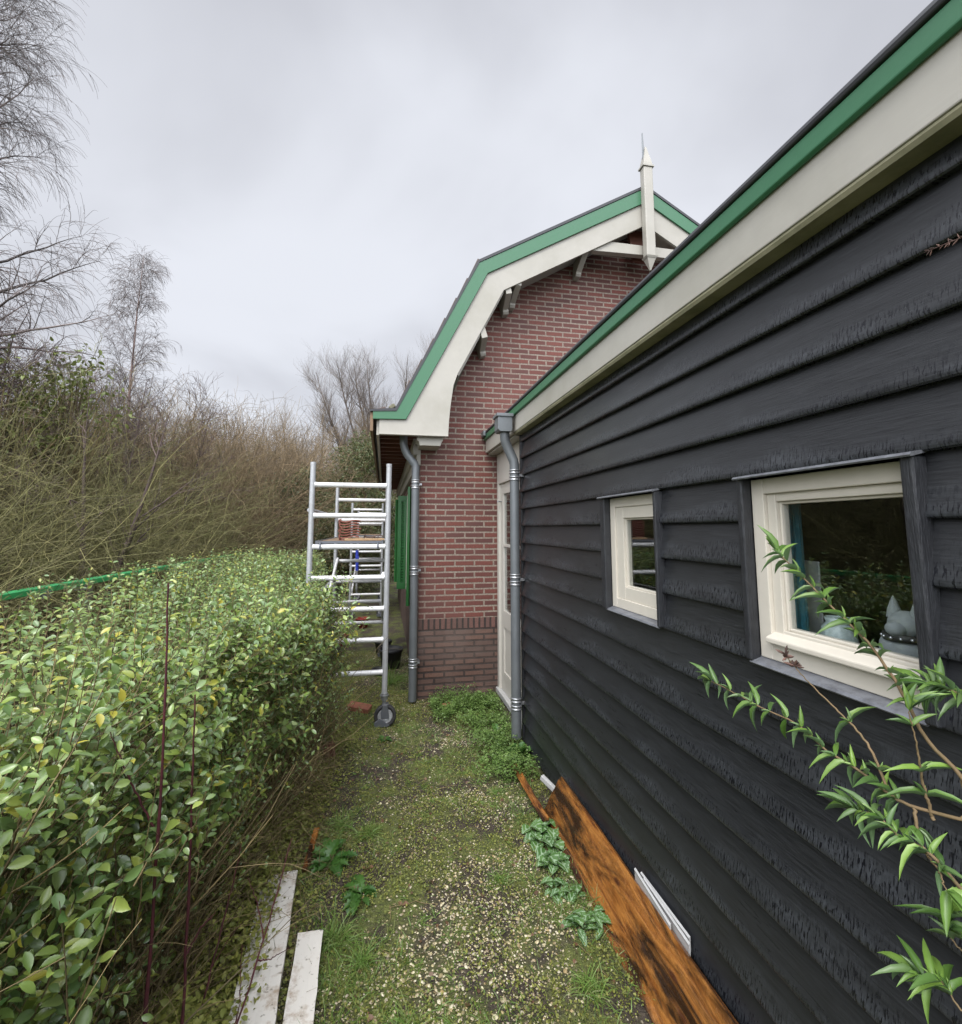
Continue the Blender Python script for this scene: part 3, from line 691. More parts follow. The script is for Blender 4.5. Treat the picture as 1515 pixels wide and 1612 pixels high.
# windows and shutters in the side wall
def side_window(y0, y1, z0, z1):
    mb = MB(); mb.box(XC - .03, XC + .03, y0, y1, z0, z0 + .05); mb.box(XC - .03, XC + .03, y0, y1, z1 - .05, z1); mb.box(XC - .03, XC + .03, y0, y0 + .05, z0 + .05, z1 - .05); mb.box(XC - .03, XC + .03, y1 - .05, y1, z0 + .05, z1 - .05); mb.box(XC - .02, XC + .02, (y0 + y1) / 2 - .02, (y0 + y1) / 2 + .02, z0 + .05, z1 - .05)
    w = HL(mb, 'window', M['creamwin'], bevel=.003)
    mb = MB(); mb.box(XC - .012, XC - .008, y0 + .05, y1 - .05, z0 + .05, z1 - .05); mb.build('pane', M['glass'], w)
side_window(6.35, 7.9, .85, 2.34); side_window(9.1, 10.4, .85, 2.34)
def shutter(y, ang, w=.5, z0=.84, z1=2.33):
    """a louvred shutter hinged at the wall, swung open by ang from the wall"""
    e = thing('shutter', None, None); e.parent = house; e.location = (-.01, y - YB, 0); e.rotation_euler = (0, 0, R_(ang))
    mb = MB(); t = .035
    mb.box(-w, 0, -t / 2, t / 2, z0, z0 + .1); mb.box(-w, 0, -t / 2, t / 2, z1 - .08, z1)
    mb.box(-w, -w + .06, -t / 2, t / 2, z0 + .1, z1 - .08); mb.box(-.06, 0, -t / 2, t / 2, z0 + .1, z1 - .08)
    mb.build('shutter_frame', M['shutter'], e, bevel=.003)
    mb = MB(); z = z0 + .12
    while z < z1 - .1:
        mb.obox((-w / 2, 0, z), (1, 0, 0), (0, .8, .6), (0, -.6, .8), w / 2 - .06, .02, .004); z += .042
    mb.box(-w + .06, -.06, .004, .008, z0 + .1, z1 - .08)
    mb.build('slats', M['shutter'], e)
shutter(6.33, 62, .16); shutter(7.95, -8, .16); shutter(9.08, 24, .19)
# pipe at the brick corner
dp2 = thing('downpipe', 'grey zinc downpipe at the brick house corner, bending up under its eave', 'downpipe', (.30, 5.25, 0))
mb = MB(); xq, yq = .325, 5.27
mb.tube([(xq, yq, .02), (xq, yq, 2.42)], .042, 20); mb.tube([(xq, yq, 2.40), (xq, yq, 2.46), (xq - .01, yq, 2.50), (.235, yq, 2.60), (.205, yq, 2.66), (.19, yq, 2.72), (.185, yq, 2.90)], .043, 20)
DL(mb, 'pipe', M['zinc'], dp2)
for z in (2.28, 1.355, .40):
    mb = MB(); collar(mb, xq, yq, z + .03, .042); collar(mb, xq, yq, z - .03, .042); mb.box(xq, XC + .01, yq + .0, YB + .01, z - .01, z + .01); DL(mb, 'collar', M['zinclight'], dp2)

# ============================================================ INSIDE THE BIG WINDOW
cu = MB(); V = []
for i in range(25): V.append((1.352 + .010 * math.sin(i * 1.3), 1.368 + i * .0045))
cu.prism(V + [(x + .003, y) for x, y in V[::-1]], 1.40, 2.0, 'z')
tag(cu.build('curtain', M['teal']), 'dark teal curtain hanging behind the left edge of the big window', 'curtain')
cd = MB(); cd.prism([(1.42, 1.375), (1.44, 1.475), (1.447, 1.475), (1.427, 1.375)], 1.42, 1.69, 'z')
tag(cd.build('picture_board', M['whitecard'], bevel=.003), 'plain grey-white panel standing inside the big window', 'panel')
mb = MB(); mb.box(1.345, 1.56, .70, 1.5, 1.385, 1.402); SL(mb, 'window_board', M['creamwin'])
jar = MB(); jar.lathe((1.36, 1.265, 1.402), [(0, 0), (.03, 0), (.047, .03), (.05, .06), (.042, .10), (.03, .115), (.034, .13), (.030, .13), (.026, .115)], 24)
tag(jar.build('glass_jar', M['ceramic']), 'small patterned jar standing on the big window sill inside', 'jar')
fg = thing('toy_animal', 'grey toy animal with pointed ears and a studded black collar inside the big window', 'figurine', (1.375, 1.085, 1.42))
mb = MB()
mb.ball((0, 0, .055), .05, .06, .06); mb.ball((0, -.012, .125), .04, .045, .036); mb.ball((-.035, -.01, .115), .026, .024, .02)
for s_ in (-1, 1): mb.lathe((-.002, -.012 + s_ * .03, .14), [(.019, 0), (.015, .022), (.007, .045), (.0, .058)], 10)
for s_ in (-1, 1): mb.ball((-.035, s_ * .03, .02), .022, .018, .022)
mb.build('body', M['figure'], fg)
mb = MB(); mb.lathe((0, -.006, .092), [(.044, -.01), (.05, -.009), (.05, .009), (.044, .01)], 24); mb.build('collar', M['rubber'], fg)
mb = MB()
for i in range(14): a = i * 2 * math.pi / 14; mb.ball((.0505 * math.cos(a), -.006 + .0505 * math.sin(a), .092), .004, .004, .004, 8, 6)
mb.build('stud', M['stud'], fg)

# ============================================================ SCAFFOLD
def scaffold(name, label, y0, y1, x0, x1, z_top, rungs, first):
    sc = thing(name, label, 'scaffold', ((x0 + x1) / 2, y0, 0), 0, 'rolling scaffold towers beside the brick house')
    def L(mb, n, m, par=None, **k):
        o = mb.build(n, m, par or sc, **k)
        if par is None: o.location = tuple(-c for c in sc.location)
        return o
    for fy in (y0, y1):
        e = MB()
        for x in (x0, x1):
            p = MB(); p.tube([(x, fy, .30), (x, fy, z_top)], .0255, 14); p.tube([(x, fy, z_top - .02), (x, fy, z_top + .006)], .027, 14)
            L(p, 'upright', M['alu'])
        for z in rungs:
            p = MB(); p.tube([(x0 + .02, fy, z), (x1 - .02, fy, z)], .0235, 12); 
            for x in (x0 + .03, x1 - .03): p.tube([(x - .008, fy, z), (x + .008, fy, z)], .0265, 12)
            L(p, 'rung', M['aluw'])
        for x in (x0, x1):
            p = MB(); p.tube([(x, fy, .13), (x, fy, .36)], .019, 12); p.tube([(x, fy, .24), (x, fy, .30)], .032, 12); p.tube([(x, fy, .275), (x, fy, .285)], .042, 12)
            leg = L(p, 'adjustable_leg', M['zinclight'])
            p = MB(); wx = x + .01
            for sg in (-1, 1): p.prism([(wx - .02, .20), (wx + .02, .20), (wx + .03, .13), (wx + .035, .085), (wx - .035, .085), (wx - .04, .14)], fy + sg * .034 - .003, fy + sg * .034 + .003, 'y')
            p.box(wx - .03, wx + .03, fy - .036, fy + .036, .197, .207)
            p.prism([(wx - .09, .02), (wx + .02, .016), (wx + .04, .03), (wx - .02, .075), (wx - .05, .09), (wx - .10, .06)], fy - .05, fy - .040, 'y')
            ca = L(p, 'caster', M['darkmetal'], bevel=.004)
            p = MB()
            def ring(r0, r1, hw, n=28):
                vs = []
                for (r, w) in ((r0, -hw), (r1 - .006, -hw), (r1, -hw * .6), (r1, hw * .6), (r1 - .006, hw), (r0, hw)):
                    vs += [(wx + r * math.cos(2 * math.pi * j / n), fy + w, .10 + r * math.sin(2 * math.pi * j / n)) for j in range(n)]
                k = 6; fs = [(i * n + j, i * n + (j + 1) % n, ((i + 1) % k) * n + (j + 1) % n, ((i + 1) % k) * n + j) for i in range(k) for j in range(n)]
                p.add(vs, fs, True)
            ring(.07, .10, .022); p.build('tyre', M['rubber'], ca)
            p = MB(); ring(.012, .071, .015); ring(.055, .068, .019); p.build('rim', M['alu'], ca)
    for x, za, zb in ((x0 + .03, rungs[0], rungs[3]), (x1 - .03, rungs[3], rungs[0])):
        p = MB(); p.tube([(x, y0, za + .03), (x, y1, zb + .03)], .02, 10); L(p, 'diagonal_brace', M['aluw'])
    for x in (x0 - .02, x1 + .01):
        for z in (rungs[2] + .0, rungs[5] + .02):
            if x > x0 and z > 1.5 and first: continue
            p = MB(); p.tube([(x, y0, z + .03), (x, y1, z + .03)], .019, 10); L(p, 'guard_rail', M['alu'])
    z = rungs[-3] + .026
    p = MB(); p.box(x0 + .05, x1 - .05, y0 + .03, y1 - .03, z + .012, z + .024); L(p, 'platform_deck', M['rawwood'])
    p = MB(); p.box(x0 + .04, x0 + .06, y0 + .02, y1 - .02, z - .03, z + .03); p.box(x1 - .06, x1 - .04, y0 + .02, y1 - .02, z - .03, z + .03); p.box(x0 + .06, x1 - .06, y0 + .015, y0 + .03, z + .004, z + .028)
    for x in (x0 + .09, x1 - .09): p.tube([(x, y0 + .035, z + .012), (x, y0 - .015, z + .012), (x, y0 - .034, z - .015), (x, y0 - .03, z - .045)], .007, 8)
    L(p, 'platform_frame', M['darkmetal'])
    return sc
RG = [.484, .776, 1.057, 1.345, 1.63, 1.92, 2.207]
scaffold('scaffold_tower', 'near aluminium rolling scaffold tower with a clay tile stack on its platform', 4.7, 7.15, -.665, .035, 2.413, RG, True)
scaffold('scaffold_tower', 'far aluminium rolling scaffold tower seen through the nearer one', 10.3, 12.75, -.65, -.03, 2.32, [z - .02 for z in RG], False)
PZ = RG[-3] + .05
def tile(i, x, y, z, rz, dark=False, label=''):
    p = MB(); n = 9; pts = []
    for j in range(n):
        u = -.1 + .2 * j / (n - 1); pts.append((u, .010 * math.sin(u * 31)))
    poly = pts + [(a, b + .013) for a, b in pts[::-1]]
    p.prism(poly, -.17, .17, 'y'); p.box(-.1, -.088, -.17, .17, .0, .028)
    o = p.build('roof_tile', M['darktile' if dark else 'redtile'], bevel=.002)
    o.location = (x, y, z); o.rotation_euler = (0, 0, rz)
    return tag(o, label, 'tile', 'clay roof tiles on the scaffold platform')
for i in range(8):
    lab = 'topmost red clay roof tile of the stack on the scaffold' if i == 7 else 'bottom red clay tile of the stack on the scaffold' if i == 0 else 'red clay roof tile in the middle of the scaffold stack'
    tile(i, -.36 + random.uniform(-.008, .008), 5.28 + random.uniform(-.01, .01), PZ + .001 + i * .0268, random.uniform(-.04, .04) + .12, label=lab)
for i in range(2):
    tile(8 + i, -.12 + .01 * i, 5.46, PZ + .001 + i * .0275, .05, True, 'dark tile lying %s beside the red stack' % ('on another' if i else 'flat on the platform'))
p = MB(); p.obox((-.19, 4.98, PZ + .011), (1, .1, 0), (-.1, 1, 0), (0, 0, 1), .19, .045, .010)
tag(p.build('plank_offcut', M['plankwood'], bevel=.003), 'pale wooden plank offcut on the scaffold platform before the tiles', 'plank')
p = MB(); p.tube([(-.52, 10.22, .95), (-.53, 10.22, 1.36)], .032, 10); p.box(-.56, -.49, 10.19, 10.26, 1.18, 1.24)
tag(p.build('strap_bundle', M['blue'], bevel=.004), 'dark blue bundle hanging on the far scaffold tower', 'strap')

# ============================================================ THINGS ON THE GROUND
def G(x, y): return float(gz(np.array(x), np.array(y)))
def block(name, mat, c, dims, rot, label, cat, group=None, bev=.004):
    """worn box: a slightly irregular block"""
    p = MB(); hx, hy, hz = [d / 2 for d in dims]
    nx, ny, nz = 4, 3, 2
    p.box(-hx, hx, -hy, hy, -hz, hz)
    p.v = [(a + random.uniform(-.003, .003), b + random.uniform(-.003, .003), c_ + random.uniform(-.003, .003)) for a, b, c_ in p.v]
    o = p.build(name, mat, bevel=bev); o.location = c; o.rotation_euler = rot
    return tag(o, label, cat, group)
block('loose_brick', M['redbrick'], (-.20, 5.12, G(-.2, 5.1) + .04), (.22, .10, .05), (.15, .12, -.35), 'red brick lying behind the scaffold caster wheel', 'brick')
block('loose_brick', M['darkbrick'], (-.385, 4.13, G(-.37, 4.13) + .05), (.09, .055, .15), (.1, -.15, .4), 'red brick standing on end at the foot of the hedge', 'brick')
block('loose_brick', M['redbrick'], (-.60, 4.0, .05), (.2, .1, .06), (.1, .3, .9), 'dark red brick half buried under the hedge edge', 'brick')
block('brick_shard', M['redbrick'], (.66, 5.02, G(.66, 5.02) + .03), (.11, .06, .05), (.2, .1, .6), 'broken brick piece in the weeds before the dark brick base', 'brick')
def bucket(x, y, r, h, label):
    o = MB().lathe((x, y, G(x, y)), [(0, .004), (r * .8, .004), (r, h), (r + .012, h), (r + .012, h - .012), (r + .002, h - .014)], 20).lathe((x, y, G(x, y)), [(r * .78, .01), (r * .98, h)], 20)
    tag(o.build('bucket', M['redplastic']), label, 'bucket')
bucket(-.62, 8.0, .10, .16, 'nearer small red bucket behind the scaffold tower')
bucket(-.36, 9.35, .12, .17, 'farther small red bucket behind the scaffold tower')
def pot(x, y, r, h, label):
    o = MB().lathe((x, y, G(x, y)), [(0, .003), (r * .75, .003), (r * .95, h * .85), (r * 1.05, h * .85), (r * 1.08, h), (r * .98, h), (r * .9, h * .8), (r * .7, .03), (0, .03)], 20)
    tag(o.build('plant_pot', M['blackplastic']), label, 'pot', 'black plastic pots by the house wall')
pot(.12, 6.6, .15, .25, 'largest black plant pot beside the corner downpipe')
pot(.02, 7.3, .12, .2, 'smaller black plant pot behind the largest one')
pot(-.02, 6.25, .09, .08, 'low black dish pot left of the largest pot')

def plank(name, P0, P1, w, th, wdir, mat, label, cat, rag=0, group=None):
    """board from P0 to P1, width along wdir, subdivided so its ends can be ragged"""
    P0, P1, wd = Vector(P0), Vector(P1), Vector(wdir).normalized(); ax = (P1 - P0).normalized(); L = (P1 - P0).length
    wd = (wd - ax * wd.dot(ax)).normalized(); nn = ax.cross(wd)
    p = MB(); n = 40; m = 6; top, bot = [], []
    for s_ in (1, 0):
        for i in range(n + 1):
            for j in range(m + 1):
                u = i / n * L; v = (j / m - .5) * w
                if i == 0 and rag: u += random.uniform(-.3, 1) * rag
                e = (vnoise(i * .3, j, 1, 3) - .5) * .004
                if j in (0, m): v += (float(vnoise(i, 0, .5, 5 + j)) - .5) * .006
                q = P0 + ax * u + wd * v + nn * ((th if s_ else 0) + float(e) * s_)
                p.v.append(tuple(q))
    k = (n + 1) * (m + 1)
    for i in range(n):
        for j in range(m):
            a = i * (m + 1) + j; q = (a, a + 1, a + m + 2, a + m + 1)
            p.f.append(q); p.sm.append(False); p.f.append(tuple(x + k for x in q[::-1])); p.sm.append(False)
    rim = [j for j in range(m + 1)] + [i * (m + 1) + m for i in range(1, n + 1)] + [n * (m + 1) + j for j in range(m - 1, -1, -1)] + [i * (m + 1) for i in range(n - 1, 0, -1)]
    for a, b in zip(rim, rim[1:] + rim[:1]): p.f.append((a, a + k, b + k, b)); p.sm.append(False)
    o = p.build(name, mat); o.data.update()
    # origin at the plank's own end so its grain runs along local y
    return tag(o, label, cat, group)
plank('stained_plank', (1.114, 3.16, .092), (1.092, .9, .112), .235, .022, (.135, 0, .2), M['wetplank'], 'wide wet orange-brown plank leaning along the foot of the black shed', 'plank', rag=.03)
plank('stained_plank', (1.045, 2.75, .012), (1.025, .9, .014), .075, .02, (1, 0, .28), M['wetplank'], 'narrow paler orange plank lying under the wide wet plank', 'plank', rag=.02)
plank('orange_batten', (1.00, 3.72, .022), (1.005, 3.0, .03), .045, .02, (.8, 0, .35), M['wetplank'], 'thin orange batten in the weeds beyond the wide wet plank', 'batten', rag=.05)
for i, (y, x, l) in enumerate(((2.20, 1.186, .36), (2.16, 1.178, .34), (2.22, 1.166, .30))):
    p = MB(); zz_ = .185 + .004 * i; p.prism([(0, 0), (.004, 0), (.004, .055), (.0, .055), (-.005, .05), (-.002, .04)], -l, 0, 'y')
    o = p.build('white_strip', M['whitestrip'], bevel=.001); o.location = (x, y, zz_); o.rotation_euler = (R_(1.5 * i), 0, R_(-1.2 * i))
    tag(o, ('white strip nearest the black boards behind the wet plank', 'middle white strip wedged behind the wet plank', 'white strip touching the back of the wet plank')[i], 'strip', 'white strips behind the wet plank')
block('white_offcut', M['whitestrip'], (1.135, 3.32, .075), (.03, .14, .03), (.3, 0, .5), 'small white offcut poking out beyond the far end of the wet plank', 'offcut', bev=.002)
plank('white_plank', (-.462, 2.79, .045), (-.35, 1.2, .065), .135, .022, (1, .1, .02), M['whiteplank'], 'longer old white painted plank lying beside the hedge', 'plank')
plank('white_plank', (-.535, 2.70, .03), (-.43, 1.2, .045), .03, .03, (1, 0, 0), M['whiteplank'], 'narrow white moulding along the left edge of the longer white plank', 'moulding')
plank('white_plank', (-.277, 2.405, .035), (-.235, 1.2, .05), .105, .02, (1, .05, -.05), M['whiteplank'], 'shorter stained white plank right of the longer one', 'plank')
plank('broken_lath', (-.370, 2.85, .03), (-.335, 3.03, .13), .030, .012, (1, 0, .3), M['wetplank'], 'broken brown wooden lath sticking up past the long white plank', 'lath')

# ============================================================ FENCE RAIL BEYOND THE HEDGE
fn = thing('rail_fence', 'bright green rail on timber posts running beyond the hedge', 'fence', (-2.95, 5.5, 0))
p = MB(); p.prism([(-.03, 1.235), (-.04, 1.245), (-.04, 1.282), (-.015, 1.296), (.03, 1.296), (.045, 1.286), (.045, 1.240), (.035, 1.235)], -5.5, 6.5, 'y'); p.build('rail', M['railgreen'], fn, bevel=.003)
for y in (.15 - 1.6, .15, 2.35, 4.5):
    p = MB(); p.tube([(0, y, 0), (.005, y, 1.15), (.004, y, 1.255)], [.065, .06, .06], 12); p.build('post', M['post'], fn, bevel=.004)
for y in (-.49, .10):
    p = MB(); p.box(-.045, .052, y - .045, y + .045, 1.19, 1.25); p.build('clamp', M['zinclight'], fn, bevel=.003)

# ============================================================ HEDGE
def hedge():
    hg = thing('privet_hedge', 'leafy green privet hedge along the left of the path', 'hedge', (-1.3, 2.5, 0))
    # face of the hedge along the path (x as a function of y) and its back
    def face(y): return np.where(y < 4.35, -.68 + .34 * np.clip((y - 1.9) / 2.2, 0, 1), -1.0)
    def top(y): return 1.27 + .04 * np.clip((y - 2) / 3, 0, 1)
    def back(y): return -2.28 + (vnoise(y, y * 0, 1.4, 71) - .5) * .3
    PL, TL, NL, SZ, WD = [], [], [], [], []
    SP, SR = [], []
    def shoots(n, base, D, L, nl, size, lf=1.0, wob=.07, trop=(0, 0, .12), rr=.0028, width=.5, stems=True):
        k = 7; P = grow(base, D, L, k, wob, trop)
        if stems: SP.append(P); SR.append(rad(len(base), k, rr, rr * .3))
        Lb = np.broadcast_to(L, (len(base),))
        for j in range(nl):
            t = .12 + .88 * (j + .5) / nl; f = t * (k - 1); i = min(int(f), k - 2); w = f - i
            pos = P[:, i] * (1 - w) + P[:, i + 1] * w; tan = nrm(P[:, i + 1] - P[:, i])
            ref = nrm(np.cross(tan, rng.normal(0, 1, tan.shape)))
            for s_ in (1, -1):
                keep = rng.random(len(pos)) < lf
                q = pos[keep]; tq = tan[keep]
                T = nrm(ref[keep] * s_ + tq * rng.uniform(.25, .9, (len(q), 1)) + rng.normal(0, .15, q.shape) + np.array([0, 0, -.05]))
                Nn = nrm(np.array([0, 0, .75]) + tq * .3 + rng.normal(0, .42, q.shape) + np.array([.25, -.25, 0]))
                PL.append(q + T * .004); TL.append(T); NL.append(Nn)
                SZ.append(np.broadcast_to(size, (len(pos),))[keep] * rng.uniform(.6, 1.18, len(q)) * (1 - .25 * t)); WD.append(np.full(len(q), width) * rng.uniform(.85, 1.15, len(q)))
    # top surface: upright shoots
    n = 2250; y = .25 + 8.8 * rng.random(n) ** 1.35; x = back(y) + (face(y) + .1 - back(y)) * rng.random(n) ** .8
    hmp = (vnoise(x, y, 1.7, 4) - .5) * .40 + (vnoise(x, y, 6.5, 14) - .5) * .14
    hmp = hmp - .16 * np.clip((face(y) - x - .5) / 1.1, 0, 1) * np.clip((9 - y) / 3, 0, 1)
    edge = np.clip((x - face(y) + .28) / .28, 0, 1) ** 2 * .16
    b = np.stack([x, y, top(y) - .27 + hmp - edge + rng.uniform(-.06, .05, n)], -1)
    D = np.stack([rng.normal(.14, .28, n), rng.normal(-.1, .25, n), np.ones(n)], -1)
    shoots(n, b, D, rng.uniform(.15, .40, n) , 7, rng.uniform(.034, .060, n), .9)
    n = 480; y = .8 + 7.5 * rng.random(n) ** 1.2; x = back(y) + (face(y) - back(y)) * rng.random(n)
    b = np.stack([x, y, top(y) - .16], -1); D = np.stack([rng.normal(.1, .22, n), rng.normal(0, .2, n), np.ones(n)], -1)
    shoots(n, b, D, rng.uniform(.25, .42, n), 9, .046, rr=.0035)
    # face: outward and upward shoots, thinner leaf cover low down
    n = 2900; y = .2 + 4.3 * rng.random(n) ** 1.1; z = .12 + 1.18 * rng.random(n) ** .75
    keep = rng.random(n) < np.clip(.30 + (z - .12) / .75, .22, 1); y, z = y[keep], z[keep]; n = len(y)
    bl = (vnoise(y, z, 2.6, 8) - .5) * .36 + (vnoise(y, z, 7, 12) - .5) * .12
    x = face(y) - .16 + bl - .12 * np.clip(.5 - z, 0, 1) - rng.random(n) ** 2 * .28
    b = np.stack([x, y, z - .06], -1)
    D = np.stack([rng.normal(.75, .3, n), rng.normal(-.12, .45, n), rng.normal(.75, .3, n)], -1)
    shoots(n, b, D, rng.uniform(.13, .28, n), 6, rng.uniform(.028, .058, n), .85, wob=.11)
    # stray shoots reaching out over the path, thinly leaved
    n = 330; y = .9 + 3.4 * rng.random(n); z = rng.uniform(.1, 1.1, n); b = np.stack([face(y) - .15, y, z], -1)
    D = np.stack([rng.normal(.55, .25, n), rng.normal(0, .4, n), rng.normal(.8, .3, n)], -1)
    shoots(n, b, D, rng.uniform(.2, .42, n), 7, rng.uniform(.022, .045, n), .6, wob=.12, rr=.0026)
    # end face towards the scaffold
    n = 700; x = rng.uniform(-1.7, -.32, n); z = rng.uniform(.2, 1.25, n)
    b = np.stack([x, 4.32 - .1 * rng.random(n), z - .06], -1); D = np.stack([rng.normal(.1, .4, n), rng.normal(.3, .3, n), rng.normal(.6, .3, n)], -1)
    shoots(n, b, D, rng.uniform(.13, .26, n), 6, .036)
    # face of the farther run
    n = 1500; y = rng.uniform(4.4, 9, n); z = rng.uniform(.1, 1.22, n); x = face(y) - .12 - rng.random(n) * .2
    b = np.stack([x, y, z], -1); D = np.stack([rng.normal(.7, .3, n), rng.normal(-.1, .4, n), rng.normal(.7, .3, n)], -1)
    shoots(n, b, D, rng.uniform(.13, .26, n), 6, .040)
    # near end, coming towards the camera's left
    n = 900; x = rng.uniform(-1.6, -.62, n); z = rng.uniform(.2, 1.12, n); y = .45 + rng.random(n) * .5
    b = np.stack([x - .05, y, z - .05], -1); D = np.stack([rng.normal(.35, .4, n), rng.normal(-.3, .4, n), rng.normal(.8, .3, n)], -1)
    shoots(n, b, D, rng.uniform(.13, .26, n), 6, rng.uniform(.042, .058, n))
    V, F = leaves(np.concatenate(PL), np.concatenate(TL), np.concatenate(NL), np.concatenate(SZ), np.concatenate(WD), rng.uniform(0, .25, sum(map(len, PL))), LT2, LF2)
    V -= np.array(hg.location)
    meshobj('foliage', V, F, M['privet'], hg, smooth=True)
    # inner stems from the ground, leaning out to the path
    n = 1900; y = rng.uniform(.25, 8.8, n); y = np.where(rng.random(n) < .75, rng.uniform(.25, 4.35, n), y)
    x = face(y) - .20 - rng.random(n) ** 1.2 * 1.2
    b = np.stack([x, y, np.zeros(n)], -1); D = np.stack([rng.normal(.04, .26, n), rng.normal(-.02, .34, n), np.ones(n)], -1)
    k = 9; P = grow(b, D, rng.uniform(.7, 1.25, n), k, .09, (0, 0, .04)); Rr = rad(n, k, rng.uniform(.0025, .0075, n), .0012)
    s2, d2, r2, _ = spawn(P, Rr, 3, .3, .95, .8, .2); P2 = grow(s2, d2, rng.uniform(.15, .4, len(s2)), 6, .12); R2 = rad(len(s2), 6, r2 * .55, .0006)
    n3 = 1500; y3 = .3 + 3.9 * rng.random(n3); b3 = np.stack([face(y3) - .12 + rng.normal(0, .07, n3), y3, rng.uniform(0, .35, n3)], -1)
    P3 = grow(b3, np.stack([rng.normal(.35, .5, n3), rng.normal(-.1, .8, n3), rng.normal(.75, .4, n3)], -1), rng.uniform(.15, .5, n3), 7, .16, (0, 0, -.15)); R3 = rad(n3, 7, .0018, .0006)
    SPa = SP + []; parts = [sweep(P, Rr, 4), sweep(P2, R2, 3), sweep(P3, R3, 3)] + [sweep(a, c, 3) for a, c in zip(SP, SR)]
    V, F = join(parts); V -= np.array(hg.location)
    meshobj('stems', V, F, M['hedgestem'], hg, smooth=True)
hedge()

# ============================================================ DOGWOOD SHOOTS in front of the hedge
def dogwood(name, label, lines, r=.006, twigs=()):
    x, y, z = lines[0][0]
    o = thing(name, label, 'shrub', (x, y, 0), 0, 'dark red dogwood stems before the hedge')
    for li_, ln in enumerate(lines):
        rr_ = r if li_ == 0 else r * .5
        p = MB(); pts = [Vector(q) for q in ln]; n = 22; out_ = []
        for i in range(n + 1):
            t = i / n * (len(pts) - 1); a = min(int(t), len(pts) - 2); q = pts[a].lerp(pts[a + 1], t - a)
            q += Vector((random.uniform(-1, 1), random.uniform(-1, 1), 0)) * .0022; out_.append(q)
        p.tube(out_, [rr_ * (1 - .62 * i / n) * (1.25 if i % 5 == 3 else 1) for i in range(n + 1)], 8)
        p.v = [(a - x, b - y, c) for a, b, c in p.v]
        p.build('stem', M['redstem'], o)
    return o
dogwood('dogwood_shoot', 'taller dark red bare shoot rising up over the hedge leaves', [[(-.60, 1.60, 0), (-.598, 1.59, .48), (-.590, 1.57, 1.1), (-.600, 1.545, 1.645)], [(-.597, 1.588, .95), (-.66, 1.56, 1.1), (-.72, 1.55, 1.25)]], .0062)
dogwood('dogwood_shoot', 'dark red bare shoot right of the taller one', [[(-.545, 1.73, 0), (-.547, 1.72, .3), (-.545, 1.69, .8), (-.550, 1.66, 1.30)], [(-.546, 1.70, .55), (-.51, 1.7, .62), (-.47, 1.7, .66)]], .0058)
dogwood('dogwood_shoot', 'small branching bare dark red twig crossing the white planks',
    [[(-.50, 1.60, .02), (-.43, 1.72, .22), (-.36, 1.85, .45), (-.30, 1.95, .70)], [(-.43, 1.72, .22), (-.40, 1.75, .36), (-.41, 1.78, .50)], [(-.37, 1.83, .41), (-.33, 1.80, .43), (-.27, 1.78, .47)], [(-.46, 1.66, .13), (-.36, 1.68, .17), (-.27, 1.68, .26)], [(-.36, 1.85, .45), (-.39, 1.88, .55), (-.43, 1.9, .62)]], .0042)
dogwood('dogwood_shoot', 'slender bare dark red twig left of the white planks', [[(-.60, 1.9, .02), (-.54, 2.0, .35), (-.50, 2.1, .62)], [(-.55, 1.98, .30), (-.50, 1.98, .38), (-.46, 1.97, .43)]], .0036)

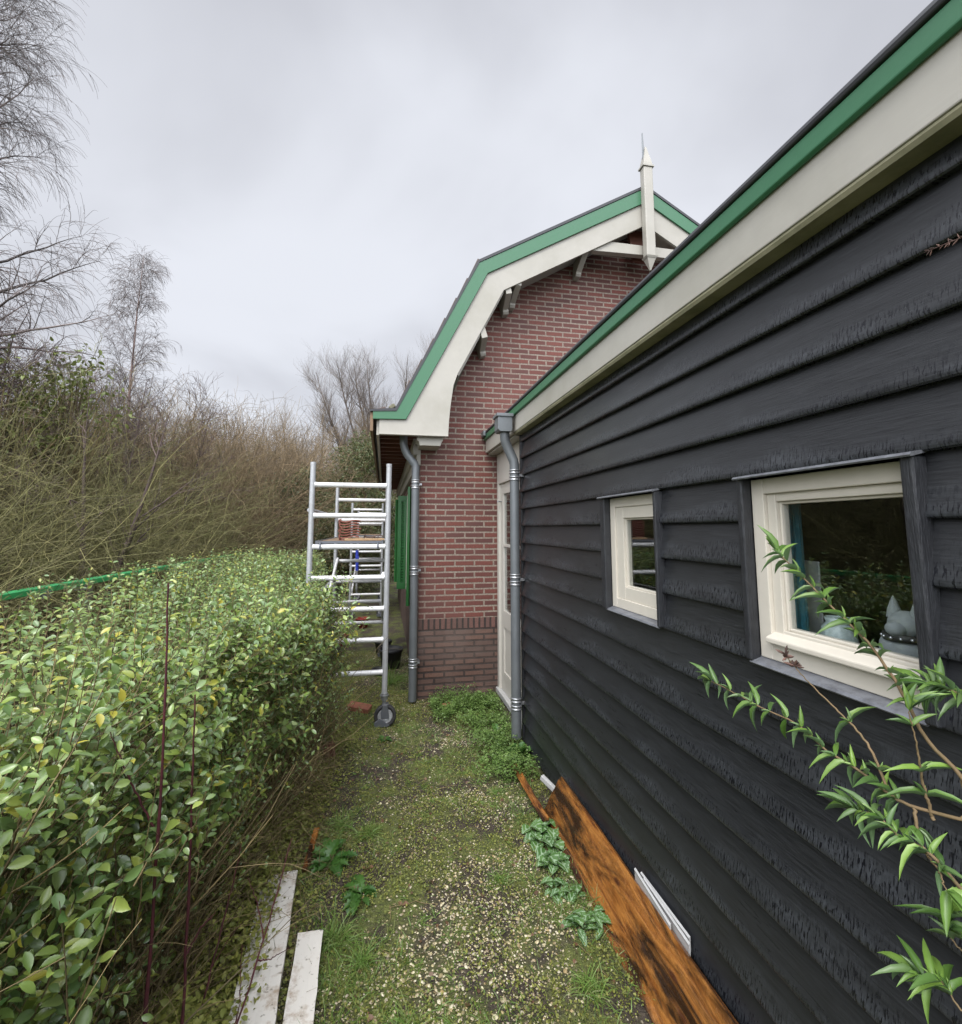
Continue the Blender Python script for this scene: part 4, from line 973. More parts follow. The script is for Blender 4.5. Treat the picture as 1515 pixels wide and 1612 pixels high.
# ============================================================ WILLOW-LEAVED SHRUB, lower right
def willow():
    w = thing('buddleia_bush', 'green long-leaved shrub reaching in front of the big window', 'shrub', (1.02, .30, 0))
    RT = (1.02, .30, 0)
    # key points of each branch, tip last
    A = [RT, (1.0, .52, .9), (.970, .674, 1.324), (.960, .684, 1.384), (.940, .719, 1.432), (.920, .739, 1.507), (.900, .768, 1.578), (.890, .800, 1.613), (.880, .855, 1.666), (.870, .919, 1.727), (.865, .944, 1.749)]
    B = [RT, (1.0, .50, .9), (.960, .651, 1.328), (.940, .676, 1.326), (.920, .735, 1.316), (.900, .762, 1.326), (.880, .801, 1.352), (.870, .858, 1.363), (.860, .913, 1.391), (.850, .997, 1.395), (.840, 1.055, 1.404), (.830, 1.143, 1.412)]
    Cc = [(.900, .762, 1.326), (.900, .796, 1.398), (.900, .864, 1.443), (.900, .930, 1.480), (.900, .978, 1.515)]
    Dd = [RT, (.97, .50, .8), (.920, .623, 1.189), (.900, .658, 1.238), (.880, .689, 1.277), (.870, .721, 1.279), (.860, .754, 1.297), (.860, .796, 1.285)]
    Ee = [RT, (1.03, .48, 1.0), (1.000, .633, 1.428), (.980, .673, 1.503), (.960, .704, 1.526), (.960, .735, 1.522)]
    Ff = [RT, (.95, .48, .7), (.900, .608, 1.072), (.900, .636, 1.079), (.890, .668, 1.062), (.880, .689, 1.086), (.870, .720, 1.071)]
    Gg = [(.930, .713, 1.307), (.920, .716, 1.357), (.910, .713, 1.421), (.900, .713, 1.485)]
    Hh = [RT, (.98, .48, .7), (.950, .634, 1.107), (.940, .675, 1.110), (.930, .702, 1.128), (.930, .704, 1.155)]
    Ii = [(.920, .735, 1.316), (.900, .714, 1.269), (.880, .675, 1.258), (.870, .660, 1.241)]
    Jj = [(.930, .72, 1.44), (.97, .78, 1.44), (1.0, .80, 1.41)]
    stems = {'A': (A, .0045, .48), 'B': (B, .0038, .42), 'C': (Cc, .0026, 9), 'D': (Dd, .0045, .5), 'E': (Ee, .004, .62), 'F': (Ff, .003, .75), 'G': (Gg, .003, .25), 'H': (Hh, .003, .8), 'I': (Ii, .003, .2)}
    PL, TL, NL, SZ, CU = [], [], [], [], []
    for key, (pts, r, t0) in stems.items():
        P = [Vector(q) for q in pts]; n = 40; C_ = []
        def cr_(t):
            f = t * (len(P) - 1); i = min(int(f), len(P) - 2); u = f - i
            p0, p1, p2, p3 = P[max(i - 1, 0)], P[i], P[i + 1], P[min(i + 2, len(P) - 1)]
            return .5 * ((2 * p1) + (p2 - p0) * u + (2 * p0 - 5 * p1 + 4 * p2 - p3) * u * u + (3 * p1 - p0 - 3 * p2 + p3) * u ** 3)
        for i in range(n + 1): C_.append(cr_(i / n) + Vector((random.uniform(-1, 1), random.uniform(-1, 1), random.uniform(-1, 1))) * .0012)
        mb = MB(); mb.tube(C_, [r * (1 - .75 * i / n) for i in range(n + 1)], 8); mb.v = [(a - RT[0], b - RT[1], c) for a, b, c in mb.v]; mb.build('branch', M['shrubstem'], w)
        # leaf whorls at nodes
        Ln = sum((C_[i + 1] - C_[i]).length for i in range(n)); t = t0
        if key == 'C':
            t = .12
        while t < 1.0:
            c = cr_(t); tan = (cr_(min(1, t + .01)) - cr_(t - .01)).normalized(); a0 = random.uniform(0, 6.28)
            u = tan.orthogonal().normalized(); v = tan.cross(u)
            m_ = 0 if (key == 'C' and t > .5) else 4
            for j in range(m_):
                an = a0 + j * (math.pi if j < 2 else 2.2) + random.uniform(-.4, .4)
                big = j < 2
                rad_ = u * math.cos(an) + v * math.sin(an)
                Tv = (rad_ + tan * (random.uniform(.2, .7) if big else random.uniform(.7, 1.6)) + Vector((0, 0, .1 if big else .5))).normalized()
                L = random.uniform(.034, .060) if big else random.uniform(.014, .032)
                PL.append(c); TL.append(Tv); NL.append(Vector((random.uniform(-.5, .1), random.uniform(-.4, .2), 1))); SZ.append(L); CU.append(random.uniform(.25, .75) if big else random.uniform(0, .3))
            t += .052 / Ln * random.uniform(.7, 1.6)
        if key != 'C':
            for j in range(5):
                PL.append(C_[-1]); tan = (C_[-1] - C_[-3]).normalized(); TL.append((tan + Vector((random.uniform(-.7, .7), random.uniform(-.7, .7), random.uniform(-.2, .8)))).normalized()); NL.append(Vector((-.3, -.2, 1))); SZ.append(random.uniform(.04, .075)); CU.append(random.uniform(.1, .5))
        else:
            dh = MB()
            for q in (C_[-1], C_[-3], C_[-6], C_[-7]):
                for j in range(7):
                    d = Vector((random.uniform(-1, 1), random.uniform(-1, 1), random.uniform(-.3, 1))).normalized() * random.uniform(.010, .022)
                    dh.tube([q, q + d * .6, q + d], [.0012, .003, .0006], 5)
            dh.v = [(a - RT[0], b - RT[1], c) for a, b, c in dh.v]; dh.build('dead_flower', M['deadhead'], w)
    # finer leaf: lanceolate with 5 stations
    st = [(0, 0), (.12, .35), (.32, .5), (.6, .42), (.82, .22), (1, 0)]
    tm = [(0, 0, 0)]; 
    for x, y in st[1:-1]: tm += [(x, 0, 0), (x, y, y * .35), (x, -y, y * .35)]
    tm.append((1, 0, 0)); tf = [(0, 1, 2), (0, 3, 1)]
    for i in range(3):
        a, b = 1 + 3 * i, 4 + 3 * i; tf += [(a + 1, a, b), (a + 1, b, b + 1), (a, a + 2, b + 2), (a, b + 2, b)]
    e = 10; tf += [(e + 1, e, 13), (e, e + 2, 13)]
    q = lambda a: np.array([tuple(v) for v in a], float)
    V, F = leaves(q(PL), q(TL), q(NL), np.array(SZ), .22, np.array(CU), np.array(tm, float), np.array(tf))
    V -= np.array(RT); meshobj('foliage', V, F, M['willow'], w, smooth=True)
    # brown dead twig high up by the boards
willow()
tw = MB(); TZ_ = 2.395
base = Vector((1.14, .78, 2.395)); prev = Vector((1.13, .35, 2.30))
main = [prev.lerp(base, t) + Vector((random.uniform(-1, 1) * .003, 0, random.uniform(-1, 1) * .004)) for t in np.linspace(0, 1, 9)]
main[-1] = Vector((1.14, .772, TZ_)); main[-2] = Vector((1.14, .765, TZ_)); main[-3] = Vector((1.14, .73, TZ_ - .004)); main[-4] = Vector((1.14, .69, TZ_ - .01))
tw.tube(main, [.0025 - .0002 * i for i in range(9)], 5)
for i in range(24):
    a = random.choice(main[5:8]).lerp(main[8], random.random() * .8); d = Vector((random.uniform(-.3, .3), random.uniform(-.2, 1), random.uniform(-1, 1))).normalized() * random.uniform(.005, .014)
    tw.tube([a, a + d * .6, a + d], [.0008, .0014, .0003], 4)
tag(tw.build('dry_twig', M['deadhead']), 'brown dry seed twig against the upper black boards at the right', 'twig')

# ============================================================ THE PATH: gravel, moss, grass
def box_free(x, y):
    """where the open ground lies"""
    inside = (x > -2.0) & (x < 1.18)
    inside &= ~((y > 5.36) & (x > .37))
    return inside
def spots(n, x0, x1, y0, y1, dens):
    x = rng.uniform(x0, x1, n); y = y0 + (y1 - y0) * rng.random(n) ** 1.25
    k = box_free(x, y) & (rng.random(n) < dens(x, y)); return x[k], y[k]
def gravel():
    # low stones: squashed octahedra with jitter
    def dens(x, y):
        m = vnoise(x, y, 2.3, 21) * .55 + vnoise(x, y, 6, 22) * .45; pathc = np.exp(-((x - .42) / .55) ** 2)
        return np.clip((m - .40) * 2.6, 0.12, .8) * np.clip(.35 + pathc, 0, 1)
    x, y = spots(64000, -.6, 1.15, 1.5, 7.5, dens); n = len(x)
    o8 = np.array([(1, 0, 0), (0, 1, 0), (-1, 0, 0), (0, -1, 0), (.62, .62, .1), (-.62, .62, .05), (-.62, -.62, .1), (.62, -.62, .0), (0, 0, .62), (0, 0, -.6)])
    f8 = np.array([(0, 4, 8), (4, 1, 8), (1, 5, 8), (5, 2, 8), (2, 6, 8), (6, 3, 8), (3, 7, 8), (7, 0, 8)])
    s = rng.gamma(5, .00088, n) * (1 + .0 * y); ang = rng.uniform(0, 6.28, n); el = rng.uniform(.65, 1, n)
    J = o8[None] * (1 + rng.normal(0, .14, (n, 10, 1))); J[..., 1] *= el[:, None]
    c, s_ = np.cos(ang)[:, None], np.sin(ang)[:, None]
    X = J[..., 0] * c - J[..., 1] * s_; Y = J[..., 0] * s_ + J[..., 1] * c; Z = J[..., 2] + rng.normal(0, .25, (n, 1)) * X
    V = np.stack([X, Y, Z], -1) * s[:, None, None] + np.stack([x, y, gz(x, y) + s * .3], -1)[:, None]
    F = (f8[None] + (np.arange(n) * 10)[:, None, None]).reshape(-1, 3)
    tag(meshobj('gravel', V.reshape(-1, 3), F, M['pebble']), 'pale yellowish gravel scattered over the mossy path', 'gravel', kind='stuff')
gravel()
def moss():
    def dens(x, y):
        m = vnoise(x, y, 2.0, 31) * .5 + vnoise(x, y, 5.5, 32) * .5; edge = 1 - .45 * np.exp(-((x - .45) / .4) ** 2)
        return np.clip((m - .30) * 2.6, .04, 1) * edge
    x, y = spots(210000, -1.4, 1.16, 1.35, 7.5, dens); n = len(x)
    P = np.stack([x, y, gz(x, y) + rng.uniform(0, .014, n)], -1)
    T = rng.normal(size=(n, 3)); T[:, 2] = np.abs(T[:, 2]) * .7 + .1; Nn = np.array([0, 0, 1]) + rng.normal(0, .5, (n, 3))
    V, F = leaves(P, T, Nn, rng.uniform(.005, .014, n), .65)
    tag(meshobj('moss', V, F, M['moss'], smooth=True), 'olive moss and tiny weeds covering the path', 'moss', kind='stuff')
moss()
def grass():
    def dens(x, y):
        m = vnoise(x, y, 1.9, 41) * .6 + vnoise(x, y, 5, 42) * .4
        leftpatch = np.exp(-((x + .16) / .22) ** 2) * np.clip((3.7 - y) / 1.2, 0, 1) * 1.1; right = np.exp(-((x - 1.0) / .2) ** 2) * .8
        return np.clip((m - .5) * 2.4 + leftpatch + right - .05, .05, 1)
    x, y = spots(75000, -.9, 1.17, 1.35, 7.0, dens); n = len(x)
    P = np.stack([x, y, gz(x, y) - .002], -1); cl = vnoise(x, y, 6, 55)
    D = np.stack([rng.normal(0, .55, n) + (cl - .5) * 1.2, rng.normal(0, .55, n), rng.uniform(.5, 1, n)], -1)
    lp = np.exp(-((x + .16) / .2) ** 2)
    V, F = blades(P, nrm(D), rng.uniform(.018, .055, n) * (.55 + 1.1 * vnoise(x, y, 9, 56) + .9 * lp), rng.uniform(.0018, .0036, n))
    tag(meshobj('grass', V, F, M['grass'], smooth=True), 'short damp grass tufts growing through the gravel', 'grass', kind='stuff')
    # dead stalks under the hedge's edge
    n = 2600; y = .9 + 3.6 * rng.random(n); x = -.50 + rng.normal(0, .13, n) - .22 * np.clip((2.2 - y), 0, 1)
    P = np.stack([x, y, gz(x, y)], -1); D = np.stack([rng.normal(.1, .7, n), rng.normal(0, .7, n), rng.uniform(.2, 1.1, n)], -1)
    V, F = blades(P, nrm(D), rng.uniform(.05, .24, n), rng.uniform(.0012, .003, n), bend=.45)
    tag(meshobj('dry_grass', V, F, M['dry'], smooth=True), 'brown dead stalks along the foot of the hedge', 'grass', kind='stuff')
grass()
def debris():
    n = 420; x = rng.uniform(-.55, 1.1, n); y = 1.5 + 4 * rng.random(n); P = np.stack([x, y, gz(x, y) + .006], -1); T = rng.normal(size=(n, 3)); T[:, 2] *= .2
    V, F = leaves(P, T, np.array([0, 0, 1]) + rng.normal(0, .4, (n, 3)), rng.uniform(.012, .03, n), .7)
    a = tag(meshobj('leaf_litter', V, F, M['deadleaf'], smooth=True), 'scraps of brown dead leaf scattered over the moss', 'leaves', kind='stuff')
    n = 260; x = rng.uniform(-.6, 1.1, n); y = 1.5 + 4.5 * rng.random(n); P = grow(np.stack([x, y, gz(x, y) + .006], -1), rng.normal(size=(n, 3)) * np.array([1, 1, .05]), rng.uniform(.04, .16, n), 6, .1)
    P[:, :, 2] = gz(P[:, :, 0], P[:, :, 1]) + .008; V, F = sweep(P, rad(n, 6, .002, .0008), 4)
    tag(meshobj('fallen_twigs', V, F, M['hedgestem'], smooth=True), 'short brown twigs fallen on the path', 'twigs', kind='stuff')
debris()
def lush():
    # ferny green ground cover in the corner by the shed
    n = 6000; a = rng.random(n)
    x = np.where(a < .55, rng.normal(.98, .13, n), rng.uniform(.50, 1.25, n)); y = np.where(a < .55, rng.uniform(3.55, 5.2, n), rng.normal(4.98, .17, n))
    k = (x < 1.17) & (y < 5.36) & (x > .42); x, y = x[k], y[k]; n = len(x)
    k = vnoise(x, y, 7, 64) * .5 + vnoise(x, y, 16, 65) * .5 > .36; x, y = x[k], y[k]; n = len(x)
    hh = .03 + .27 * vnoise(x, y, 6, 61) * vnoise(x, y, 14, 62) ** .5
    P = np.stack([x, y, gz(x, y) + hh * rng.random(n) ** .5], -1)
    PP = np.repeat(P, 4, 0) + rng.normal(0, .012, (n * 4, 3)); T = rng.normal(size=(n * 4, 3)); T[:, 2] = T[:, 2] * .3 + .15
    V, F = leaves(PP, T, np.array([0, 0, 1]) + rng.normal(0, .35, PP.shape), rng.uniform(.010, .023, n * 4), .6)
    tag(meshobj('ground_cover', V, F, M['lush'], smooth=True), 'bright green ferny weeds between the brick wall and the shed', 'weeds', kind='stuff')
    # small weeds under the hedge
    n = 30000; y = 1.0 + 3.7 * rng.random(n); x = -.60 + rng.normal(0, .13, n) - .2 * np.clip(2.2 - y, 0, 1) + .12 * np.clip(y - 3.4, 0, 1)
    P = np.stack([x, y, gz(x, y) + .42 * rng.random(n) ** 1.3 * vnoise(x, y, 5, 63) * np.clip((-.35 - x) * 4, .1, 1)], -1); T = rng.normal(size=(n, 3)); T[:, 2] *= .4
    V, F = leaves(P, T, np.array([0, 0, 1]) + rng.normal(0, .4, P.shape), rng.uniform(.008, .030, n), .6)
    tag(meshobj('small_weeds', V, F, M['moss'], smooth=True), 'small dull green weeds creeping out from under the hedge', 'weeds', kind='stuff')
lush()
# rosette weeds: lobed leaves radiating from one crown; veins written as an attribute
def rosette(name, loc, n, size, mat, label, cat, width=.55, up=.6, droop=.35, teeth=0, group=None, axis=None, spread=.0):
    t = thing(name, label, cat, (loc[0], loc[1], G(loc[0], loc[1])), 0, group)
    Vs, Fs, A, o = [], [], [], 0; NS, NW = 12, 4
    for i in range(n):
        az = i * 2.4 + random.uniform(-.3, .3); L = size * random.uniform(.6, 1.1); el = up * random.uniform(.5, 1.3)
        ox, oy = random.uniform(-spread, spread), random.uniform(-spread, spread) ; oz = random.uniform(0, spread * .5)
        dr = np.array([math.cos(az), math.sin(az), 0]); sd = np.array([-math.sin(az), math.cos(az), 0])
        for s_ in range(NS + 1):
            u = s_ / NS; w = width * L * .5 * max(0, math.sin(math.pi * min(1, (u * .92 + .04))) ** .8) * (1 if u > .12 else .25)
            if teeth and s_ % 2: w *= 1 - teeth
            c = dr * (L * u * math.cos(el)) + np.array([0, 0, L * (math.sin(el) * u - droop * u * u)])
            for j in range(-NW, NW + 1):
                v = j / NW; q = c + sd * (w * v) + np.array([0, 0, abs(v) * w * .35 + (.06 * w * math.sin(s_ * 2.1 + abs(j)))])
                Vs.append(q + np.array([ox, oy, oz])); A.append(1.0 if (j == 0 or (s_ + abs(j)) % 4 == 0) else 0.0)
        k = 2 * NW + 1
        for s_ in range(NS):
            for j in range(k - 1):
                a = o + s_ * k + j; Fs.append((a, a + 1, a + k + 1, a + k))
        o += (NS + 1) * k
    ob = meshobj('foliage', np.array(Vs), np.array(Fs), mat, t, smooth=True)
    at = ob.data.attributes.new('vein', 'FLOAT', 'POINT'); at.data.foreach_set('value', np.array(A, np.float32))
    p = MB()
    for i in range(3): p.tube([(0, 0, -.01), (random.uniform(-.02, .02), random.uniform(-.02, .02), size * .3)], [.004, .002], 6)
    p.build('stem', M['hedgestem'], t); return t
vg = 'silver-veined weeds along the wet plank'
rosette('variegated_weed', (.985, 2.92), 30, .105, M['variegated'], 'silver-veined leafy weed at the far end of the wet plank', 'weed', .8, .55, .5, .15, vg, spread=.075)
rosette('variegated_weed', (.955, 2.70), 28, .10, M['variegated'], 'silver-veined leafy weed second along the wet plank', 'weed', .8, .5, .5, .15, vg, spread=.065)
rosette('variegated_weed', (.90, 2.46), 22, .085, M['variegated'], 'small silver-veined weed creeping out onto the gravel by the plank', 'weed', .6, .35, .5, .2, vg, spread=.065)
rosette('variegated_weed', (.935, 2.24), 22, .095, M['variegated'], 'nearest silver-veined weed beside the wet plank', 'weed', .5, .3, .5, .2, vg, spread=.06)
rosette('dock_plant', (1.09, 3.93), 16, .19, M['dock'], 'broad-leaved dark green dock at the foot of the shed downpipe', 'weed', .42, 1.0, .3)
rosette('dock_plant', (1.02, 4.35), 7, .14, M['dock'], 'broad-leaved dock further back beside the downpipe', 'weed', .45, .8, .3)
rosette('thistle_weed', (-.24, 2.90), 24, .17, M['dock'], 'jagged dark green weed clump right of the long white plank', 'weed', .42, .55, .35, .45, spread=.03)
rosette('thistle_weed', (-.09, 2.66), 20, .13, M['dock'], 'lower jagged weed clump nearer the middle of the path', 'weed', .45, .45, .4, .45, spread=.03)
rosette('thistle_weed', (.04, 4.40), 8, .09, M['dock'], 'small jagged weed before the scaffold caster', 'weed', .45, .5, .4, .3)
rosette('dead_leaf', (-.05, 2.83), 3, .045, M['deadleaf'], 'curled reddish dead leaf beside the jagged weed clump', 'leaf', .8, .5, .2)
rosette('dead_leaf', (.12, 2.55), 2, .035, M['deadleaf'], 'small brown dead leaf in the middle of the path', 'leaf', .8, .4, .2)
def tuft(x, y, n, L, label, w=.003):
    P = np.array([x, y, G(x, y)]) + rng.normal(0, .022, (n, 3)) * np.array([1, 1, 0]); D = rng.normal(0, .75, (n, 3)); D[:, 2] = rng.uniform(.35, 1, n)
    V, F = blades(P, nrm(D), rng.uniform(.5, 1, n) * L, w, bend=.75)
    V -= np.array([x, y, 0]); o = meshobj('grass_tuft', V, F, M['grass'], smooth=True); o.location = (x, y, 0); tag(o, label, 'grass', 'larger grass tufts on the path')
tuft(-.17, 2.42, 170, .17, 'long grass tuft right of the shorter white plank')
tuft(-.05, 2.28, 150, .16, 'long bright grass tuft nearest the middle of the path')
tuft(-.22, 3.22, 160, .15, 'grass tuft beyond the broken lath')
tuft(-.06, 3.12, 140, .13, 'grass tuft beyond the jagged weeds')
tuft(.12, 1.98, 110, .13, 'grass tuft at the near edge of the gravel path')
tuft(.62, 2.62, 110, .10, 'small grass tuft in the gravel left of the wet plank')
tuft(.83, 1.95, 150, .13, 'grass tuft beside the near end of the wet plank')
tuft(.78, 1.75, 120, .12, 'grass tuft nearest the camera beside the wet plank')
tuft(.80, 3.45, 130, .09, 'grass tuft beside the orange batten')
Ps_, Ds_, Ls_ = [], [], []
for i in range(150):
    cx_, cy_ = rng.uniform(-.35, 1.1), 1.5 + 3.8 * rng.random(); m_ = int(rng.integers(14, 40))
    if float(vnoise(cx_, cy_, 2.2, 77)) < .42: continue
    a_ = np.array([cx_, cy_, 0]) + rng.normal(0, .016, (m_, 3)) * np.array([1, 1, 0]); a_[:, 2] = gz(a_[:, 0], a_[:, 1]) - .003
    d_ = rng.normal(0, .7, (m_, 3)); d_[:, 2] = rng.uniform(.3, 1, m_); Ps_.append(a_); Ds_.append(nrm(d_)); Ls_.append(rng.uniform(.03, .085, m_))
V, F = blades(np.concatenate(Ps_), np.concatenate(Ds_), np.concatenate(Ls_), .003, bend=.75)
tag(meshobj('grass', V, F, M['grass'], smooth=True), 'scattered small grass clumps between the pebbles', 'grass', kind='stuff')
tuft(.12, 5.9, 120, .42, 'dry upright stalks behind the corner downpipe', .005)

# ============================================================ THICKET beyond the fence
def bush_mesh(name, mat, n, h, spread, droop, leafy=0.0, seed=0, rt=.0075):
    """unit bush around the origin: long arching shoots with side twigs"""
    a = rng.uniform(0, 6.28, n); r0 = rng.random(n) ** .5 * spread * .8
    b = np.stack([r0 * np.cos(a), r0 * np.sin(a), np.zeros(n)], -1)
    D = np.stack([np.cos(a) * rng.uniform(0, .55, n) + rng.normal(0, .2, n), np.sin(a) * rng.uniform(0, .55, n) + rng.normal(0, .2, n), np.ones(n)], -1)
    k = 10; P = grow(b, D, h * rng.uniform(.45, 1.12, n), k, .17, (0, 0, -droop)); Rr = rad(n, k, rng.uniform(.5, 1.6, n) * rt, rt * .3)
    s2, d2, r2, _ = spawn(P, Rr, 11, .12, .98, 1.05, .02); m = len(s2); P2 = grow(s2, d2, rng.uniform(.25, 1.0, m) * h * .22, 6, .24, (0, 0, -droop * .5)); R2 = rad(m, 6, np.maximum(r2 * .6, rt * .35), rt * .15)
    V, F = join([sweep(P, Rr, 3), sweep(P2, R2, 3)])
    return V, F, P2
def bush_family(kind, mat, labels_, spots_, n, h, spread, droop, group, rt=.0075, seeds=2):
    protos = []
    for s_ in range(seeds):
        V, F, _ = bush_mesh(kind, mat, n, h, spread, droop, rt=rt); protos.append((V, F))
    objs = []
    for i, (x, y, sc, rz) in enumerate(spots_):
        if i < seeds:
            o = meshobj(kind, protos[i][0], protos[i][1], mat, smooth=True)
        else: o = objs[i % seeds].copy(); COL.objects.link(o)
        o.location = (x, y, 0); o.rotation_euler = (0, 0, rz); o.scale = (sc, sc, sc)
        tag(o, labels_[i], 'bush', group); objs.append(o)
    return objs
near = [(-4.5, 3.9, .82, 0), (-5.2, 6.0, .95, 1), (-4.4, 7.6, .84, 2.1), (-6.6, 4.6, 1.05, 3.3), (-5.6, 9.2, .98, 4), (-7.4, 7.4, 1.12, 5), (-4.3, 10.3, .88, .7)]
lb = ['olive arching thicket bush closest to the rail at the left edge', 'olive arching bush behind the green rail, left of the birch foot', 'dense olive bush beyond the middle of the green rail', 'tall olive bush filling the left edge behind the rail', 'tall olive bush below the slender birch', 'tall tangled bush under the big bare tree', 'olive bush where the green rail ends']
bush_family('thicket_bush', M['twig_olive'], lb, near, 560, 4.0, 1.55, .12, 'olive thicket bushes beyond the rail', .0062)
far = [(-4.6, 13.2, 1.0, 0), (-7.2, 12.3, 1.05, 1), (-5.6, 16.2, 1.15, 2), (-9.3, 15.0, 1.2, 3), (-3.9, 17.0, 1.0, 4), (-4.8, 21.5, 1.3, 5), (-8.2, 20.5, 1.35, .5), (-3.6, 25.5, 1.35, 1.5), (-6.3, 28, 1.5, 2.5), (-11.5, 11, 1.15, 2.2), (-12.5, 20, 1.4, .3)]
lf_ = ['reddish brown bush just right of the olive thicket', 'brown bush behind the olive thicket below the slender birch', 'brown bush halfway along the far thicket', 'brown bush deep behind the slender birch', 'brown bush left of the scaffold top', 'tall brown bush far beyond the scaffold', 'tall brown bush far behind the purple-twigged tree', 'farthest brown bush directly left of the evergreens', 'farthest tall brown bush on the skyline', 'brown bush far left behind the big bare tree', 'large far brown bush behind the left trees']
bush_family('thicket_bush', M['twig_brown'], lf_, far, 1050, 4.9, 2.0, .0, 'brown thicket bushes farther off', .0095)

# ============================================================ BARE TREES
def bare_tree(name, label, loc, h, r0, mats, lvl, lean=(0, 0), trunk_split=None, group=None):
    t = thing(name, label, 'tree', (loc[0], loc[1], 0), 0, group)
    st = trunk_split or [(lean[0], lean[1], 1)]
    n = len(st); P = grow(np.zeros((n, 3)), np.array(st, float), h, 18, .018, (0, 0, .10)); Rr = rad(n, 18, r0, r0 * .06)
    V, F = sweep(P, Rr, 10); meshobj('trunk', V, F, mats[0], t, smooth=True)
    parts = []
    for (m, t0, t1, spread, up, lfac, k, wob, trop, rf) in lvl:
        s2, d2, r2, tt = spawn(P, Rr, m, t0, t1, spread, up); q = len(s2)
        Ls = lfac * h * rng.uniform(.55, 1.1, q) * (1.12 - tt * (.85 if not parts else .35))
        P = grow(s2, d2, Ls, k, wob, trop); Rr = rad(q, k, np.maximum(r2 * rf, .0024), .0017)
        parts.append(sweep(P, Rr, 5 if len(parts) == 0 else 3))
    V, F = join(parts); meshobj('crown', V, F, mats[1], t, smooth=True)
    return t
# big weeping birch at the left edge
bare_tree('bare_birch', 'large bare birch with hanging twigs at the left edge', (-6.25, 7.6), 10.9, .13, (M['birch_bark'], M['twig_grey']),
    [(64, .22, .99, 1.0, .40, .27, 12, .09, (0, 0, -.02), .45), (22, .10, 1, .8, .12, .072, 8, .12, (0, 0, -.14), .5), (6, .1, 1, .5, -.2, .045, 6, .08, (0, 0, -.5), .6)], (0.02, 0))
bare_tree('bare_tree', 'dark bare many-branched tree low at the left edge', (-5.9, 6.8), 4.6, .07, (M['twig_purple'], M['twig_purple']),
    [(22, .15, .95, .9, .3, .42, 10, .10, (0, 0, .05), .5), (14, .15, 1, .7, .1, .15, 7, .12, (0, 0, 0), .5), (6, .1, 1, .6, 0, .06, 5, .12, (0, 0, 0), .6)], (.05, 0), [(.15, 0, 1), (-.2, .1, 1), (.35, .2, 1)])
bare_tree('bare_birch', 'slender bare birch with a reddish trunk standing alone against the sky', (-5.8, 12.0), 8.2, .06, (M['birch_bark'], M['twig_grey']),
    [(64, .22, .98, .85, .45, .27, 12, .06, (0, 0, .0), .36), (15, .12, 1, .7, 0, .065, 8, .10, (0, 0, -.34), .5), (5, .1, 1, .5, -.2, .035, 6, .08, (0, 0, -.5), .7)], (.03, 0))
bare_tree('bare_tree', 'spreading purple-twigged bare tree right of the slender birch', (-4.75, 10.6), 4.6, .045, (M['twig_purple'], M['twig_purple']),
    [(14, .35, .97, .8, .3, .40, 9, .09, (0, 0, .05), .5), (9, .2, 1, .65, .1, .14, 7, .12, (0, 0, 0), .5), (5, .1, 1, .6, 0, .06, 5, .12, (0, 0, 0), .6)], (.1, 0), [(.0, 0, 1), (.42, 0, 1), (-.35, .1, 1)])
bare_tree('bare_tree', 'dark forked bare tree inside the olive thicket', (-3.8, 7.3), 3.5, .055, (M['twig_purple'], M['twig_purple']),
    [(7, .3, .9, .8, .2, .45, 9, .10, (0, 0, .0), .55), (7, .2, 1, .7, .1, .18, 6, .12, (0, 0, 0), .5)], (.25, 0), [(.35, -.1, 1), (-.05, 0, 1)])
bare_tree('bare_tree', 'crooked bare tree in the thicket just behind the rail at the left', (-4.6, 5.3), 3.6, .045, (M['twig_purple'], M['twig_olive']),
    [(9, .2, .9, .9, .2, .45, 10, .14, (0, 0, -.05), .55), (9, .2, 1, .8, .1, .18, 7, .16, (0, 0, 0), .5)], (.25, 0), [(.3, -.1, 1), (-.35, 0, 1)])
bare_tree('bare_tree', 'mossy forked bare tree among the olive bushes before the slender birch', (-4.7, 9.2), 4.4, .05, (M['twig_purple'], M['twig_olive']),
    [(10, .25, .9, .9, .2, .42, 10, .14, (0, 0, -.03), .55), (9, .2, 1, .8, .1, .18, 7, .16, (0, 0, 0), .5)], (.25, 0), [(.25, -.1, 1), (-.3, 0, 1)])
# fan-shaped poplar behind the house
bare_tree('bare_poplar', 'tall fan-shaped bare tree behind the house eave', (1.0, 25.5), 11.0, .15, (M['poplar'], M['poplar']),
    [(22, .15, .96, .8, .4, .36, 10, .06, (0, 0, .16), .55), (14, .15, 1, .7, .35, .14, 7, .08, (0, 0, .1), .6), (6, .1, 1, .5, .3, .06, 5, .10, (0, 0, .05), .8)], (0, 0), [(-.42, 0, 1), (-.2, .05, 1), (.0, 0, 1), (.2, 0, 1), (-.62, .05, 1), (.42, .1, 1), (-.3, .1, 1), (.1, .1, 1)])
bare_tree('bare_poplar', 'lower bare tree left of the fan-shaped one', (-3.2, 24.5), 7.2, .09, (M['poplar'], M['twig_brown']),
    [(18, .15, .95, .55, .45, .38, 9, .07, (0, 0, .08), .5), (12, .1, 1, .55, .25, .15, 7, .09, (0, 0, .05), .5), (5, .1, 1, .5, .2, .06, 5, .1, (0, 0, 0), .7)], (0, 0), [(-.3, 0, 1), (.3, 0, 1), (.05, .1, 1), (.5, 0, 1)])

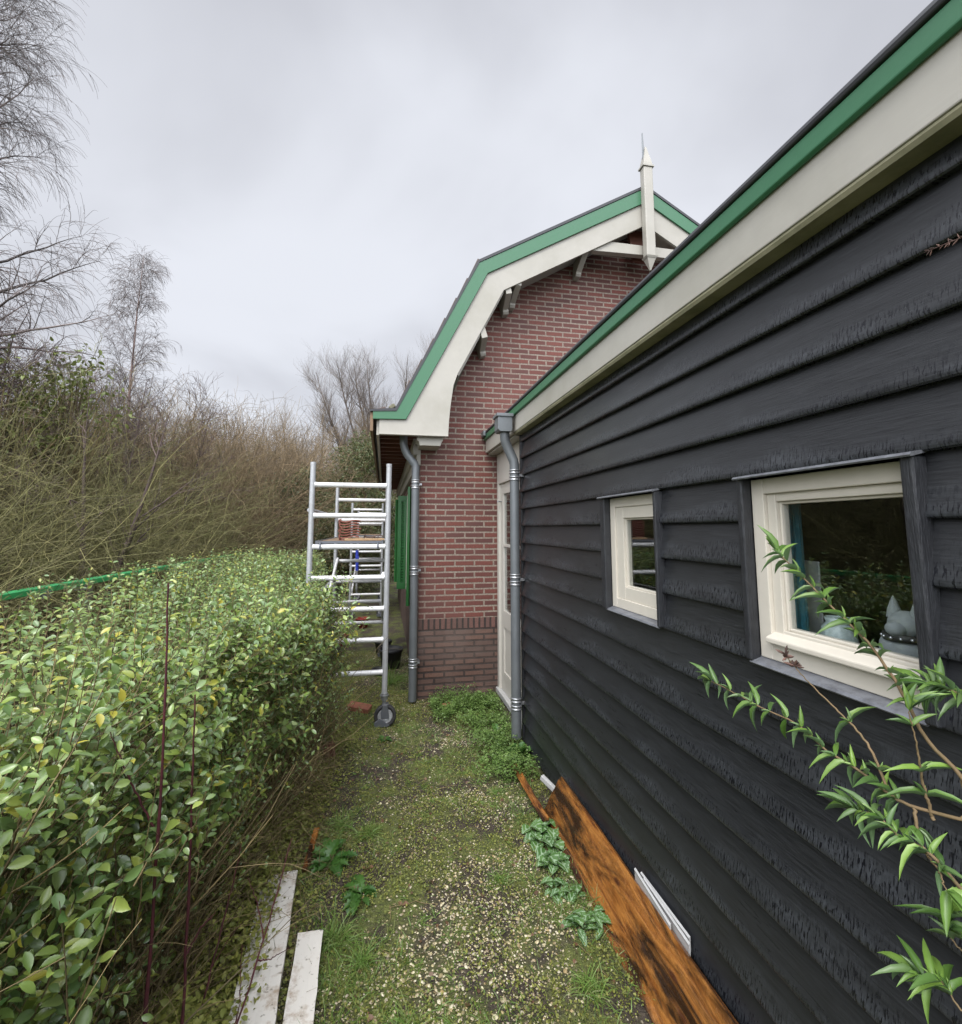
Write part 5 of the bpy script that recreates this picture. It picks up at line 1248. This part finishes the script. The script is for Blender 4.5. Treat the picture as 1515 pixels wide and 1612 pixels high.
# ============================================================ EVERGREENS
def evergreen(name, label, loc, h, w, n, mat, size, cat='tree', group=None, z0=.0, trunkmat=None, dens=1.0):
    t = thing(name, label, cat, (loc[0], loc[1], 0), 0, group)
    P = grow(np.zeros((1, 3)), np.array([[0, 0, 1.]]), h * .9, 10, .04); V, F = sweep(P, rad(1, 10, .09 * h / 5, .01), 8); meshobj('trunk', V, F, trunkmat or M['hedgestem'], t, smooth=True)
    # clumps of leaves on short shoots, gathered round limb ends
    c = 70; u = rng.random(c); a = rng.uniform(0, 6.28, c); rr = w * np.sin(np.pi * np.clip(u * .85 + .12, 0, 1)) ** .7 * rng.uniform(.35, 1.05, c)
    C = np.stack([rr * np.cos(a), rr * np.sin(a), z0 + (h - z0) * u], -1)
    idx = rng.integers(0, c, n); B = C[idx] + rng.normal(0, 1, (n, 3)) * np.array([w * .16, w * .16, h * .05])
    Dd = nrm(B - np.array([0, 0, h * .4])) + rng.normal(0, .5, (n, 3))
    Ps = grow(B, Dd, rng.uniform(.15, .35, n), 4, .15); 
    PL = Ps[:, 1:].reshape(-1, 3); PL = np.repeat(PL, 2, 0) + rng.normal(0, .02, (len(PL) * 2, 3))
    V, F = leaves(PL, rng.normal(size=PL.shape) + np.array([0, 0, -.2]), np.array([0, 0, 1]) + rng.normal(0, .6, PL.shape), rng.uniform(.6, 1.2, len(PL)) * size, .5)
    crown = meshobj('crown', V, F, mat, t, smooth=True)
    V, F = sweep(Ps, rad(n, 4, .004, .002), 3); L1 = grow(np.zeros((c, 3)) + np.array([0, 0, 1]) * (C[:, 2:] * .55), C - np.array([0, 0, 1]) * (C[:, 2:] * .55), np.linalg.norm(C - np.array([0, 0, 1]) * (C[:, 2:] * .55), axis=1), 8, .03)
    V2, F2 = sweep(L1, rad(c, 8, .03, .006), 4); V, F = join([(V, F), (V2, F2)]); meshobj('limbs', V, F, M['hedgestem'], t, smooth=True)
evergreen('ivy_covered_tree', 'dark green ivy-clad tree between scaffold and house eave', (-.9, 17.5), 4.6, 1.6, 5200, M['ivy'], .085)
evergreen('ivy_covered_tree', 'dark green bushy tree left of the ivy-clad one, behind the scaffold', (-2.6, 15.5), 3.4, 1.3, 4200, M['ivy'], .08)
evergreen('evergreen_shrub', 'low dark evergreen shrub beyond the far scaffold', (-.9, 14.2), 2.2, 1.0, 2600, M['ivy'], .06, 'shrub')
evergreen('laurel_bush', 'yellowish green laurel top poking out of the thicket at the left', (-5.1, 7.4), 4.0, .7, 170, M['laurel'], .09, 'shrub', z0=2.6)
evergreen('laurel_bush', 'second leafy laurel top just left of the slender birch', (-4.75, 8.3), 4.1, .7, 150, M['laurel'], .09, 'shrub', z0=3.0)
evergreen('ivy_clump', 'small green ivy clump high in the dark tree at the left edge', (-5.6, 5.9), 4.75, .35, 60, M['laurel'], .09, 'shrub', z0=4.3)
# tangle of fallen twigs and leaf litter under the thicket
def litter():
    n = 5200; x = rng.uniform(-9, -2.6, n); y = rng.uniform(.5, 16, n)
    b = np.stack([x, y, np.full(n, .02)], -1); P = grow(b, np.stack([rng.normal(0, .7, n), rng.normal(0, .7, n), rng.uniform(.2, 1.4, n)], -1), rng.uniform(.5, 1.9, n), 7, .14, (0, 0, -.12))
    V, F = sweep(P, rad(n, 7, .005, .0015), 3)
    tag(meshobj('undergrowth', V, F, M['dry_twig'], smooth=True), 'brown tangle of dead stalks beneath the thicket', 'undergrowth', kind='stuff')
M['dry_twig'] = bark('dry_twig', (.16, .12, .065), (.09, .065, .035), 3)
litter()
